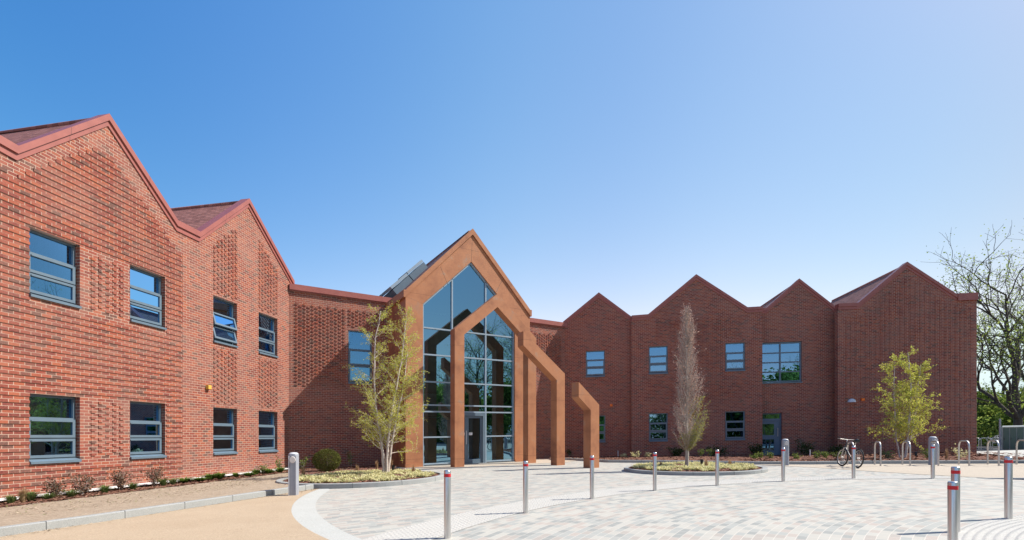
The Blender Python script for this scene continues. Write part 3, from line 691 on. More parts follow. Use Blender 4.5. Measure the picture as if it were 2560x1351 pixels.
# left flank of vertical steel trays, right flank
for W_s, nseg in ((E0, 6), (E1, 6)):
    for k in range(nseg):
        n0 = -.45 - k * .40
        wbox(mb, WE, W_s - (.0 if W_s < 1 else .06), W_s + (.06 if W_s < 1 else 0), n0 - .385, n0 - .002, -.05, 7.02)
    wbox(mb, WE, W_s + (.012 if W_s < 1 else -.05), W_s + (.05 if W_s < 1 else -.012), -2.9, -.46, -.05, 7.02)
mb_, mb = mb, MB()
for (a, za), (b, zb) in (((E0, ZE), (G0, GE)), ((EC, ZA), (GC, GA)), ((E1, ZE), (G1, GE)), ((1.55, ZE + 1.5), (1.9, GE + .97)), ((4.72, ZE + 1.5), (4.3, GE + .97))):
    mb = MB(); mb.hexa([WE.p(q_[0], n, q_[1]) for n in (-.06, -.0485) for q_ in ((a - .005, za), (b - .005, zb), (b + .005, zb), (a + .005, za))]); mb.build('joint', BLACK, bld)
mb = mb_
mb.build('steel_surround', CORTEN, bld, 'rust-coloured steel surround of the entrance gable')
mb = MB(); FZ = [(-.02, 7.30), (3.10, 10.50), (6.22, 7.26)]; ft = .27; NB = -9.0
for (a, za), (b, zb) in zip(FZ, FZ[1:]):
    mb.hexa([WE.p(*q) for q in ((a, .0, za - ft), (b, .0, zb - ft), (b, -.35, zb - ft), (a, -.35, za - ft), (a, .0, za), (b, .0, zb), (b, -.35, zb), (a, -.35, za))], [(0, 0)] * 8)
for s, z in ((FZ[0][0], 7.30), (FZ[2][0], 7.26)):
    sg = -1 if s < 1 else 1; wbox(mb, WE, min(s, s + .08 * sg), max(s, s + .08 * sg), NB, 0.0, z - ft - .02, z + .01)
mb.build('verge', CORTEN, bld)
# roof with two openings on the left slope
RU = math.hypot(3.12, 3.2)
def rp_(t, n, up=0):   # t from eave (0) to ridge (1), left slope
    return WE.p(-.02 + 3.12 * t - up * .72, n, 7.30 + 3.2 * t - .03 + up * .70)
mb = MB(); tb = [0, .20, .38, .45, .62, 1.0]; nb = [-.35, -2.6, -3.6, -3.9, -4.9, NB]
holes = [(.20, .38, -2.6, -3.6), (.45, .62, -2.6, -3.6), (.20, .38, -3.9, -4.9)]
for i in range(len(tb) - 1):
    for j in range(len(nb) - 1):
        tm, nm = (tb[i] + tb[i + 1]) / 2, (nb[j] + nb[j + 1]) / 2
        if any(h[0] < tm < h[1] and h[3] < nm < h[2] for h in holes): continue
        q = [(tb[i], nb[j]), (tb[i + 1], nb[j]), (tb[i + 1], nb[j + 1]), (tb[i], nb[j + 1])]
        mb.face([rp_(*c) for c in q], [(-c[1], c[0] * RU) for c in q])
        mb.face([rp_(c[0], c[1], -.15) for c in reversed(q)], [(0, 0)] * 4, mi=1)
q = [(3.10, 10.47), (6.22, 7.23)]
mb.face([WE.p(q[0][0], -.35, q[0][1]), WE.p(q[1][0], -.35, q[1][1]), WE.p(q[1][0], NB, q[1][1]), WE.p(q[0][0], NB, q[0][1])], [(0, RU), (0, 0), (9, 0), (9, RU)])
mb.face([WE.p(q[0][0], -.35, q[0][1] - .2), WE.p(q[1][0], -.35, q[1][1] - .2), WE.p(q[1][0], NB, q[1][1] - .2), WE.p(q[0][0], NB, q[0][1] - .2)], mi=1)
mb.tube([WE.p(3.10, -.35, 10.47), WE.p(3.10, NB, 10.47)], .07, 6)
mb.build('roof', [TILE, CEIL], bld, 'tiled roof of the entrance gable')
for (t0, t1, n0, n1) in holes:      # open rooflights
    mb = MB(); e = .03
    for (a, b, c, d) in ((t0 - e, t0, n0, n1), (t1, t1 + e, n0, n1), (t0 - e, t1 + e, n0 + .1, n0), (t0 - e, t1 + e, n1, n1 - .1)):
        P = [rp_(t, n, u) for u in (-.16, .30) for t, n in ((a, c), (b, c), (b, d), (a, d))]; mb.hexa(P)
    rl = mb.build('rooflight', FRAME, bld)
    sm = MB(); gm = MB()
    for (a, b, c, d) in ((t0 - e, t0 + .02, n0 + .1, n1 - .1), (t1 - .02, t1 + e, n0 + .1, n1 - .1), (t0 + .02, t1 - .02, n0 + .1, n0 - .02), (t0 + .02, t1 - .02, n1 + .02, n1 - .1)):
        up = lambda t: .32 + (t1 - t) * .12
        P = [rp_(t, n, u + up(t)) for u in (0, .13) for t, n in ((a, c), (b, c), (b, d), (a, d))]; sm.hexa(P)
    gm.face([rp_(t, n, .38 + (t1 - t) * .12) for t, n in ((t0, n0), (t1, n0), (t1, n1), (t0, n1))])
    sm.build('sash', ALU, rl); gm.build('pane', GLASS, rl)
# interior of the lobby
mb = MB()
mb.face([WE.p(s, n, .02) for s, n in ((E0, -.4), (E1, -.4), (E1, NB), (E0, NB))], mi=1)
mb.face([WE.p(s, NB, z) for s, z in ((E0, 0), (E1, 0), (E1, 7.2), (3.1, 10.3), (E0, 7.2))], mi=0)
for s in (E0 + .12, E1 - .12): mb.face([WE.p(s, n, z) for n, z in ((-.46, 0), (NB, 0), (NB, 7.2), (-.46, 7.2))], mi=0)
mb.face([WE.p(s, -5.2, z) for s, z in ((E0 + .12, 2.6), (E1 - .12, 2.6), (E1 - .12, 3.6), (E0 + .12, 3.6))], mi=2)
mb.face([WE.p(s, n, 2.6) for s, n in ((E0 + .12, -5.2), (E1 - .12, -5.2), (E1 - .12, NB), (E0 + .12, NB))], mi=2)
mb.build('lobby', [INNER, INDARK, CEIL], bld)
mb = MB(); wbox(mb, WE, 4.35, 4.95, -3.3, -2.7, 0, 6.9); mb.build('pillar', GREENW, bld)
for s, n in ((1.6, -5.5), (2.6, -6.0), (4.0, -6.4)): mb = MB(); mb.lathe(WE.p(s, n, 2.35), [(.30, 0), (.30, .04)], 16); mb.build('ceiling_lamp', CEIL, bld)
# curtain wall
BAY = [G0, 2.15, 3.83, G1]; ROW = [.10, 1.24, 2.33, 2.61, 3.60, 4.75, 5.88]; NG0, NG1 = -.26, -.12
def glz(s): return GE + (GA - GE) * (s - G0) / (GC - G0) if s < GC else GA + (GE - GA) * (s - GC) / (G1 - GC)
mb = MB()
for s in BAY:
    z1 = min(glz(min(max(s, G0), G1)) - .02, 20); a0, a1 = (s, s + .06) if s == G0 else ((s - .06, s) if s == G1 else (s - .03, s + .03))
    wbox(mb, WE, a0, a1, NG0, NG1, .03, z1)
for i in range(3):
    a, b = BAY[i] + .03, BAY[i + 1] - .03
    for z in ROW:
        if i == 1 and z < 2.2: continue
        wbox(mb, WE, a, b, NG0 + .01, NG1 - .004, z - .03, z + .03)
for A, B in (((G0, GE), (GC, GA)), ((GC, GA), (G1, GE))):
    mb.hexa([WE.p(*q) for q in ((A[0], NG0, A[1] - .09), (B[0], NG0, B[1] - .09), (B[0], NG1, B[1] - .09), (A[0], NG1, A[1] - .09), (A[0], NG0, A[1]), (B[0], NG0, B[1]), (B[0], NG1, B[1]), (A[0], NG1, A[1]))])
cw = mb.build('curtain_wall', ALU, bld, 'tall gabled glass front of the entrance')
for i in range(3):
    a, b = BAY[i], BAY[i + 1]; rows = ([2.33] if i == 1 else []) + [z for z in ROW if z > 2.4 or i != 1]
    rows = sorted(set(rows))
    for z0, z1 in zip(rows, rows[1:]):
        gm = MB(); gm.face([WE.p(a, -.19, z0), WE.p(b, -.19, z0), WE.p(b, -.19, z1), WE.p(a, -.19, z1)]); gm.build('pane', CGLASS, cw)
    top = [(a, 5.88), (b, 5.88), (b, glz(b) - .05)] + ([(GC, GA - .05)] if a < GC < b else []) + [(a, glz(a) - .05)]
    gm = MB(); gm.face([WE.p(s, -.19, z) for s, z in top]); gm.build('pane', CGLASS, cw)
mb = MB(); a, b = BAY[1] + .03, BAY[2] - .03
wbox(mb, WE, a, a + .05, -.27, -.10, .02, 2.30); wbox(mb, WE, b - .14, b, -.27, -.10, .02, 2.30); wbox(mb, WE, a + .05, b - .14, -.27, -.10, 2.16, 2.30)
dr = mb.build('entrance_door', FRAME, bld, 'glazed double entrance door')
mid = (a + b) / 2 - .12
for q0, q1 in ((a + .06, mid), (mid + .005, b - .15)):
    lm = MB(); wbox(lm, WE, q0, q0 + .09, -.21, -.15, .04, 2.15); wbox(lm, WE, q1 - .09, q1, -.21, -.15, .04, 2.15)
    wbox(lm, WE, q0 + .09, q1 - .09, -.21, -.15, 2.06, 2.15); wbox(lm, WE, q0 + .09, q1 - .09, -.21, -.15, .04, .22)
    lf = lm.build('door_leaf', FRAME, dr)
    gm = MB(); gm.face([WE.p(s, -.18, z) for s, z in ((q0 + .09, .22), (q1 - .09, .22), (q1 - .09, 2.06), (q0 + .09, 2.06))]); 
    o = gm.build('pane', GLASS, dr)
hm = MB(); hm.tube([WE.p(mid - .05, -.09, .9), WE.p(mid - .05, -.09, 1.5)], .014, 8); wbox(hm, WE, mid - .35, mid - .1, -.155, -.148, 1.30, 1.42); wbox(hm, WE, mid + .11, mid + .28, -.155, -.148, 1.30, 1.42); hm.build('handle', WHITEP, dr)
mb = MB(); wbox(mb, WE, G0, G1, -.5, -.03, -.02, .035); mb.build('threshold', KERBM, bld)

# --- small fittings on the walls
def fitting(name, W, px, z, d, m, label, cat, n=0):
    s = W.s_at(px); mb = MB(); wbox(mb, W, s - d[0] / 2, s + d[0] / 2, .002, d[1], z - d[2] / 2, z + d[2] / 2)
    o = mb
    wbox(mb, W, s - d[0] * .44, s + d[0] * .44, d[1], d[1] + .006, z - d[2] * .44, z + d[2] * .44)
    return tag(mb.build(name, m), label, cat)
fitting('alarm_sounder', WL, 518, 2.95, (.13, .10, .13), YELLOW, 'small yellow box on the sunlit wall between the window columns', 'alarm box')
fitting('alarm_sounder', WR1, 1528, 2.85, (.14, .07, .13), ORANGE, 'small orange box on the shaded gable right of the rusty frames', 'alarm box')
fitting('alarm_sounder', WR4, 2156, 2.75, (.15, .07, .13), ORANGE, 'small orange box beside the half-dome wall lamp', 'alarm box')
s = WR4.s_at(2129); mb = MB(); vs = []; c0 = (s, 2.62)
for j in range(5):
    for i in range(13):
        a = math.pi * i / 12; rr = .20 * math.cos(j * .35) ; vs.append(WR4.p(s + rr * math.cos(a) * 1.0, .005 + .17 * math.sin(a) * math.cos(j * .35), 2.62 + .19 * math.sin(j * .35)))
mb.mesh_part(vs, [(j * 13 + i, j * 13 + i + 1, (j + 1) * 13 + i + 1, (j + 1) * 13 + i) for j in range(4) for i in range(12)], True)
mb.face([vs[i] for i in range(13)]); tag(mb.build('wall_lamp', CAPM), 'grey half-dome lamp fixed to the shaded end gable', 'wall lamp')

# ------------------------------------------------------------------ rusty free-standing frames
def bar_path(W, n1, dep, segs, name, label, group='free-standing rusty steel frames'):
    o0 = W.p(segs[0][0][0], n1 - dep / 2, 0)
    root = empty(name, (o0[0], o0[1], o0[2]), label, 'steel frame', group)
    for nm, poly in zip(('post', 'rafter', 'rafter', 'post') if len(segs) == 4 else ('rafter', 'post'), segs):
        mb = MB(); poly_prism(mb, W, poly, n1 - dep, n1); mb.build(nm, CORTEN, root)
    return root
def full_frame(W, n1, dep, c, hw, wd, ze, za, name, label, group='free-standing rusty steel frames'):
    k = (za - ze) / hw; zi = za - wd * math.hypot(1, k); zei = ze + k * wd - wd * math.hypot(1, k) 
    L, Rr = c - hw, c + hw
    return bar_path(W, n1, dep, [[(L, 0), (L + wd, 0), (L + wd, zei), (L, ze)], [(L, ze), (L + wd, zei), (c, zi), (c, za)], [(c, za), (c, zi), (Rr - wd, zei), (Rr, ze)], [(Rr - wd, 0), (Rr, 0), (Rr, ze), (Rr - wd, zei)]], name, label, group)
full_frame(WE, 1.4, .40, 3.54, 2.01, .43, 5.60, 7.29, 'gable_frame', 'complete rusty house-shaped steel frame, tallest one, nearest the glass entrance')
bar_path(WE, 3.63, .40, [[(3.365, 5.25), (3.365, 4.70), (4.985, 3.44), (5.40, 3.72)], [(4.985, 0), (5.40, 0), (5.40, 3.72), (4.985, 3.44)]], 'half_frame', 'middle rusty half frame with a long sloping arm cut off in mid-air')
bar_path(WE, 5.89, .40, [[(4.21, 3.09), (4.21, 2.56), (4.77, 2.10), (5.18, 2.30)], [(4.77, 0), (5.18, 0), (5.18, 2.30), (4.77, 2.10)]], 'half_frame', 'shortest rusty bent post, outermost of the three frames')
full_frame(WE, -1.2, .40, 2.95, 2.3, .43, 5.0, 7.0, 'gable_frame', 'nearer dark steel frame standing inside the glazed lobby', 'steel frames inside the lobby')
full_frame(WE, -3.4, .40, 2.6, 1.9, .43, 4.2, 5.9, 'gable_frame', 'farther dark steel frame standing inside the glazed lobby', 'steel frames inside the lobby')

# ------------------------------------------------------------------ bollards
def make_bollard(h=.80):
    root = empty('bollard', (0, 0, 0), 'x', 'bollard', 'stainless steel bollards around the turning circle')
    mb = MB(); r = .040; mb.lathe((0, 0, 0), [(r, -.05), (r, h - .012), (r - .004, h - .002), (r - .012, h)], 28); mb.build('post', STEEL, root)
    mb = MB(); mb.lathe((0, 0, 0), [(r + .0015, h - .080), (r + .0015, h - .042)], 28); mb.build('band', REDT, root)
    return root
proto = make_bollard()
BPX = [(1118.5, 1346), (1314, 1283), (1480, 1247.6), (1637, 1227), (1793, 1214.3), (1958, 1204), (2134, 1197), (2332, 1197), (2521, 1298)]
BL = ['leftmost steel bollard, in front of the kerbed birch bed', 'steel bollard standing in line with the tallest frame\'s right post', 'steel bollard standing in front of the shortest rusty post',
      'steel bollard in front of the left side of the columnar tree bed', 'steel bollard in front of the right side of the columnar tree bed', 'steel bollard overlapping the light bollard near the side door',
      'steel bollard in front of the parked bicycle', 'steel bollard overlapping the light bollard among the cycle stands', 'rightmost steel bollard, seen whole against the pale path']
for i, ((px, py), lb) in enumerate(zip(BPX, BL)):
    o = proto if i == 0 else copy_tree(proto); x, y = G(px, py); o.location = (x, y, TILT * x); o['label'] = lb; o.rotation_euler.z = i * .7
for (x, y, lb) in ((4.78, 5.24, 'nearest steel bollard, base cut off by the lower edge'), (6.03, 6.57 , 'steel bollard half hidden directly behind the nearest one')):
    pass
def top_at(px, pt, h=.80):   # bollard whose top is seen at row pt
    H = HOR - TILT * (px - 1280); Z = FOC * (EYE - h) / (pt - H); return ((px - 1280) / FOC * Z, Z)
for (px, Zb, zo, lb) in ((2382, 4.75, -.145, 'nearest steel bollard, its foot cut off by the lower edge'), (2389, 5.5, -.06, 'steel bollard half hidden directly behind the nearest one')):
    o = copy_tree(proto); x, y = (px - 1280) / FOC * Zb, Zb; o.location = (x, y, TILT * x + zo); o['label'] = lb
# light bollards
def make_light():
    root = empty('light_bollard', (0, 0, 0), 'x', 'light bollard', 'grey light bollards')
    n = 24; h = .90; mb = MB(); vs = []
    for z, k in ((-.05, 1), (h - .03, 1), (h - .03, 1.0), (h - .012, .96), (h, .80)):
        for i in range(n):
            a = 2 * math.pi * i / n; r = .100 * k
            c, s_ = math.cos(a), math.sin(a); p = 5; m = (abs(c) ** p + abs(s_) ** p) ** (-1 / p); rr = r * (1 * m if m < 1.12 else 1.12)
            vs.append((rr * c, rr * s_, z))
    mb.mesh_part(vs, [(j * n + i, j * n + (i + 1) % n, (j + 1) * n + (i + 1) % n, (j + 1) * n + i) for j in range(4) for i in range(n)], False); mb.face(vs[-n:])
    mb.build('body', GREYP, root)
    for sx in (-1, 1):
        fm = MB(); fm.box((sx * .075, -.101, .43), (.012, .012, .86)); fm.build('fin', CAPM, root)
    cm = MB(); cm.lathe((0, 0, 0), [(.098, h), (.092, h + .014), (.06, h + .028), (.0, h + .034)], 24); cm.build('cap', CAPM, root)
    lm = MB(); pts = [(.058 * math.cos(2 * math.pi * i / 20), .066 * math.sin(2 * math.pi * i / 20)) for i in range(20)]
    lm.face([(x, -.121, .775 + z) for x, z in pts]); 
    for i in range(20):
        a, b = pts[i], pts[(i + 1) % 20]; lm.face([(a[0], -.121, .775 + a[1]), (b[0], -.121, .775 + b[1]), (b[0] * 1.12, -.101, .775 + b[1] * 1.12), (a[0] * 1.12, -.101, .775 + a[1] * 1.12)])
    lm.build('lens', LENS, root); return root
lp = make_light()
for i, (px, py, rz, lb) in enumerate(((734, 1238.5, 12, 'large pale grey light bollard beside the left kerb'), (1963, 1164, -5, 'grey light bollard in front of the blue-grey side door'), (2332, 1162.5, -5, 'grey light bollard standing among the cycle stands'))):
    o = lp if i == 0 else copy_tree(lp); x, y = G(px, py); o.location = (x, y, TILT * x); o['label'] = lb; o.rotation_euler.z = R(rz)
# ------------------------------------------------------------------ cycle stands
def make_stand(w_=.72, h=.78, r=.024):
    pts = [(0, -w_ / 2, -.05), (0, -w_ / 2, h - .2)] + [(0, -w_ / 2 + .2 - .2 * math.cos(a), h - .2 + .2 * math.sin(a)) for a in [math.pi / 2 * k / 6 for k in range(1, 7)]]
    pts += [(0, w_ / 2 - .2 + .2 * math.sin(a), h - .2 + .2 * math.cos(a)) for a in [math.pi / 2 * k / 6 for k in range(0, 7)]] + [(0, w_ / 2, -.05)]
    mb = MB(); mb.tube(pts, r, 10); return mb.build('cycle_stand', STEEL2)
st = make_stand(); SX = [(12.39, 16.5), (13.33, 16.25), (14.33, 15.98), (15.30, 15.72), (16.32, 15.45), (17.33, 15.2)]
sl = ['hooped cycle stand just right of the bicycle', 'hooped cycle stand in front of the small right-hand birch trunk', 'hooped cycle stand partly behind the overlapping steel and light bollards',
      'hooped cycle stand right of the overlapping bollards, against the wall end', 'hooped cycle stand in front of the gap past the end gable', 'hooped cycle stand cut by the right edge in front of the green lockers']
ang = math.atan2(.45, -.98)
B0 = [(2115, 1162), (2183.4, 1161.8), (2252.4, 1161.8), (2323, 1161.8), (2393.5, 1161.8), (2466.3, 1161.8), (2537.7, 1161.5)]
B1 = [(2138, 1167), (2205.4, 1166.8), (2279.6, 1166.6), (2350.4, 1166.6), (2426.8, 1166.2), (2500, 1166), (2574, 1166)]
sl = ['hooped cycle stand that the bicycle leans on'] + sl
for i, (a, b) in enumerate(zip(B0, B1)):
    o = st if i == 0 else st.copy()
    if i: sc.collection.objects.link(o)
    A, B = Vector(G(*a)), Vector(G(*b)); c = (A + B) / 2; d = (B - A)
    o.location = (c.x, c.y, TILT * c.x); o.rotation_euler.z = math.atan2(d.y, d.x) - math.pi / 2
    tag(o, sl[i], 'cycle stand', 'hooped cycle stands along the pale path')
for i, (px, py, lb) in enumerate(((2436, 1124, 'far hooped stand half hidden by the corner of the end gable'), (2464, 1124.5, 'far hooped stand in the middle of the gap beside the end gable'), (2493, 1124.5, 'far hooped stand touching the green lockers'))):
    o = st.copy(); sc.collection.objects.link(o); x, y = G(px, py, -.28); o.location = (x, y, TILT * x - .28); o.rotation_euler.z = R(68); o.scale = (1, 1, 1.0)
    tag(o, lb, 'cycle stand', 'far cycle stands behind the end gable')
# ------------------------------------------------------------------ lockers and post
root = None
x0, y0 = G(2505, 1128, -.28); LW = WF(x0, y0, 1, -.95)
root = empty('cycle_locker_row', (x0, y0, TILT * x0 - .28), 'row of dark green lockers with pale frames at the right edge', 'lockers')
mb = MB(); wbox(mb, LW, 0, 3.12, -.9, -.03, -.25, 1.22); mb.build('body', LOCKF, root)
mb = MB(); P = [LW.p(s_, n, z) for s_, n, z in ((0, -.9, 1.221), (3.12, -.9, 1.221), (3.12, .02, 1.221), (0, .02, 1.221), (.04, -.8, 1.31), (3.08, -.8, 1.31), (3.08, -.08, 1.29), (.04, -.08, 1.29))]; mb.hexa(P); mb.build('roof', LOCKF, root)
for k in range(10):
    a = .03 + k * .305; dm = MB(); wbox(dm, LW, a + .02, a + .29, -.029, -.004, -.18, 1.18); d_ = dm.build('door', LOCKG, root)
    hm = MB(); wbox(hm, LW, a + .05, a + .08, -.003, .03, .45, .51); hm.build('handle', BLACK, d_)
x, y = G(2500, 1128, -.28); mb = MB(); mb.tube([V(x, y, -.4), V(x, y, 1.75)], .05, 10); tag(mb.build('post', GREYP), 'slim dark grey post beside the left end of the green lockers', 'post')
for px, py, lb in ((1545, 1141, 'thin white marker pipe in the bed left of the columnar tree'), (2025, 1141, 'thin white marker pipe in the bed between side door and bicycle')):
    x, y = G(px, py, .02); mb = MB(); mb.tube([V(x, y, 0), V(x, y, .33)], .022, 8); tag(mb.build('marker_pipe', WHITEP), lb, 'pipe')
# spike lights
def spike(px, py, z, lb):
    x, y = G(px, py, z); root = empty('spike_light', V(x, y, z), lb, 'garden light', 'black spike lights in the beds')
    mb = MB(); mb.tube([V(x, y, z - .05), V(x, y, z + .14)], .012, 8); mb.build('spike', BLACK, root)
    mb = MB(); mb.tube([V(x, y, z + .10), V(x + .02, y + .03, z + .24)], [.035, .055], 12); mb.build('head', BLACK, root)
spike(982, 1183, .1, 'black spike light right of the birch stems'); spike(1754, 1168, .09, 'black spike light right of the columnar tree trunk'); spike(2290, 1147, .06, 'black spike light at the foot of the right-hand birch')

# ------------------------------------------------------------------ bicycle
def bicycle(near, far, lb, k=.90, lean=R(5)):
    nx, ny = near; fx, fy = far; rz = math.atan2(fy - ny, fx - nx); mx, my = (nx + fx) / 2, (ny + fy) / 2
    root = empty('bicycle', (mx, my, TILT * mx), lb, 'bicycle')
    M = Matrix.Translation((mx, my, TILT * mx)) @ Matrix.Rotation(rz, 4, 'Z') @ Matrix.Rotation(lean, 4, 'X') @ Matrix.Scale(k, 4)
    T = lambda *p: tuple(M @ Vector(p)); Rw = .335
    rear, front = (-.53, 0, Rw), (.55, 0, Rw)
    for nm, c, steer in (('wheel', rear, 0), ('wheel', front, R(6))):
        def cp(a, r, y=0): return T(c[0] + r * math.cos(a) * math.cos(steer) - y * math.sin(steer), y * math.cos(steer) + r * math.cos(a) * math.sin(steer), c[2] + r * math.sin(a))
        def torus(r, t, m, n=36):
            mb = MB(); vs = []
            for i in range(n):
                a = 2 * math.pi * i / n
                for j in range(8):
                    b = 2 * math.pi * j / 8; vs.append(cp(a, r + t * math.cos(b), t * math.sin(b)))
            mb.mesh_part(vs, [(i * 8 + j, ((i + 1) % n) * 8 + j, ((i + 1) % n) * 8 + (j + 1) % 8, i * 8 + (j + 1) % 8) for i in range(n) for j in range(8)], True); return mb
        wh = torus(Rw - .022, .022, RUBBER).build(nm, RUBBER, root); torus(Rw - .052, .011, STEEL2).build('rim', STEEL2, wh)
        sp = MB()
        for i in range(20): a = 2 * math.pi * i / 20; sp.tube([cp(a + .2, .02, .02 * (-1) ** i), cp(a, Rw - .05)], .0018, 4, False)
        sp.tube([cp(0, 0, -.05), cp(0, 0, .05)], .02, 8); sp.build('spokes', STEEL2, wh)
    bb, st_, hd, hb = (-.10, 0, .29), (-.24, 0, .80), (.36, 0, .82), (.40, 0, .70)
    fm = MB()
    for a, b, r in ((bb, st_, .016), (st_, hd, .016), (bb, hb, .019), (hb, (.345, 0, .90), .02)): fm.tube([T(*a), T(*b)], r * k, 8)
    for y in (-.05, .05):
        fm.tube([T(-.10, y * .5, .29), T(-.53, y, Rw)], .009 * k, 6); fm.tube([T(-.235, y * .3, .77), T(-.53, y, Rw)], .008 * k, 6)
    fm.build('frame', mat('dark_frame_paint', (.05, .055, .07), .35)[0], root)
    fk = MB()
    for y in (-.05, .05): fk.tube([T(.405, y, .68), T(.55, y, Rw)], .013 * k, 8)
    fk.tube([T(.405, -.05, .68), T(.405, .05, .68)], .015 * k, 8); fk.build('fork', STEEL2, root)
    h = MB(); h.tube([T(.345, 0, .90), T(.33, 0, .96), T(.39, 0, .99)], .014 * k, 8)
    h.tube([T(.34, -.31, .99), T(.38, -.2, 1.0), T(.39, 0, .99), T(.38, .2, 1.0), T(.34, .31, .99)], .012 * k, 8); hr = h.build('handlebar', STEEL2, root)
    for y in (-.27, .27): gm = MB(); gm.tube([T(.338, y - .05, .99), T(.338, y + .05, .99)], .018 * k, 8); gm.build('grip', BLACK, hr)
    s_ = MB(); s_.tube([T(*st_), T(-.27, 0, .92)], .013 * k, 8); s_.build('seat_post', STEEL2, root)
    s_ = MB(); s_.tube([T(-.42, 0, .945), T(-.34, 0, .95), T(-.22, 0, .945), T(-.13, 0, .935)], [.05, .07, .035, .018], 10); s_.build('saddle', BLACK, root)
    c = MB(); c.tube([T(-.10, -.05, .29), T(-.10, -.065, .29)], .09 * k, 16); c.tube([T(-.10, -.07, .29), T(.05, -.08, .22)], .009, 6); c.tube([T(-.10, .07, .29), T(-.25, .08, .36)], .009, 6)
    c.box(T(.05, -.12, .22), (.08, .08, .02)); c.box(T(-.25, .12, .36), (.08, .08, .02)); c.build('crankset', BLACK, root)
bicycle((10.80, 15.08), (10.97, 16.12), 'dark bicycle leaning on the first hooped cycle stand')

# ------------------------------------------------------------------ plants
def leafq(mb, p, size, r, up=.3, asp=.6):
    d = Vector((r.gauss(0, 1), r.gauss(0, 1), r.gauss(0, 1) * .8 + up)).normalized(); e = d.orthogonal().normalized(); e.rotate(Matrix.Rotation(r.uniform(0, 6.28), 3, d))
    a = d * size * .5; b = e * size * .5 * asp; p = Vector(p)
    mb.face([p - a, p + b, p + a, p - b])
def wander(p, d, L, n, r, wob=.08, grav=0):
    pts = [Vector(p)]; d = Vector(d).normalized()
    for i in range(n):
        d = (d + Vector((r.gauss(0, wob), r.gauss(0, wob), r.gauss(0, wob) + grav))).normalized(); pts.append(pts[-1] + d * L / n)
    return pts
def add_branches(mb, leaves, path, r0, t0, t1, n, length, ang, lvl, r, leaf, dens_, wob, sub=6, tip=None, grav=0.02, lsize=.05, rule=None):
    for k in range(n):
        t = t0 + (t1 - t0) * (k + r.random()) / n; i = min(int(t * (len(path) - 1)), len(path) - 2); f = t * (len(path) - 1) - i
        p = path[i].lerp(path[i + 1], f); ax = (path[i + 1] - path[i]).normalized()
        o = ax.orthogonal(); o.rotate(Matrix.Rotation(r.uniform(0, 6.28), 3, ax)); d = (ax * math.cos(ang) + o.normalized() * math.sin(ang))
        L = length(t) * r.uniform(.7, 1.2); q = wander(p, d, L, 5, r, wob, grav); rr = r0 * (1 - t * .8) * .45
        mb.tube(q, [max(rr, .0022), max(rr * .8, .002), max(rr * .6, .002), max(rr * .4, .0018), .0016, .0012], 4 if lvl else 5, False)
        if lvl > 0: add_branches(mb, leaves, q, max(rr, .004), .2, 1, sub, lambda t_: L * .5 * (1 - t_ * .4), ang * 1.0, lvl - 1, r, leaf, dens_, wob, sub, tip, grav, lsize, rule)
        if leaf:
            m = int(dens_ * L * 10)
            for _ in range(m):
                u = r.uniform(.15, 1) * (len(q) - 1); i2 = min(int(u), len(q) - 2); pp = q[i2].lerp(q[i2 + 1], u - i2) + Vector((r.gauss(0, .03), r.gauss(0, .03), r.gauss(0, .03)))
                if rule is None or rule(pp): leafq(leaves, pp, lsize * r.uniform(.6, 1.3), r)
                elif isinstance(rule(pp), int) is False: pass
# multi-stemmed birch
def birch(base, stems, H, lb, seed, crown_d, lsize, nbr):
    r = random.Random(seed); root = empty('birch_tree', base, lb, 'tree'); bx, by, bz = base
    leaves = MB()
    for (ox, oy, pts, rad) in stems:
        path = [Vector((bx + x, by + y, bz + z)) for x, y, z in pts]
        # smooth resample
        P = []
        for i in range(len(path) - 1):
            for k in range(4): P.append(path[i].lerp(path[i + 1], k / 4) + Vector((r.gauss(0, .008), r.gauss(0, .008), 0)))
        P.append(path[-1]); m = len(P); mb = MB(); mb.tube(P, [rad * (1 - .85 * i / (m - 1)) + .003 for i in range(m)], 8)
        add_branches(mb, leaves, P, rad, .16, 1.0, nbr, lambda t: crown_d * (1.2 - .85 * t), R(50), 1, r, True, 6.0, .10, 6, lsize=lsize, grav=-.01)
        mb.build('stem', BARKW, root)
    leaves.build('crown', L_BIRCH, root)
bx, by = -3.86, 14.75
birch(V(bx, by, .12), [(0, 0, [(-.04, 0, 0), (-.10, 0, .8), (-.30, .1, 1.8), (-.38, .1, 3.0), (-.32, .1, 4.2), (-.18, .1, 5.0)], .045),
                       (0, 0, [(.02, 0, 0), (.08, -.05, .9), (.20, 0, 2.0), (.42, .1, 3.2), (.55, .1, 4.2), (.62, .1, 4.95)], .042),
                       (0, 0, [(.06, .05, 0), (.16, .1, .9), (.36, .1, 1.9), (.52, .2, 2.8), (.62, .3, 3.8)], .036)], 5, 'tall birch with three pale stems in the left planting circle', 11, 1.15, .040, 40)
bx, by = G(2262, 1146, .05)
birch(V(bx, by, .03), [(0, 0, [(0, 0, 0), (.10, 0, .8), (.2, 0, 1.8), (.25, 0, 2.8), (.12, 0, 4.2)], .045), (0, 0, [(-.1, .1, 0), (-.28, .1, .9), (-.32, .1, 2.0), (-.36, .1, 3.0), (-.3, .1, 4.0)], .03),
                       (0, 0, [(.02, 0, 0), (.2, 0, .8), (.42, 0, 1.9), (.62, .1, 3.0), (.7, .1, 3.7)], .026)], 4.5, 'smaller leafy birch in front of the shaded end gable', 5, 1.05, .056, 34)
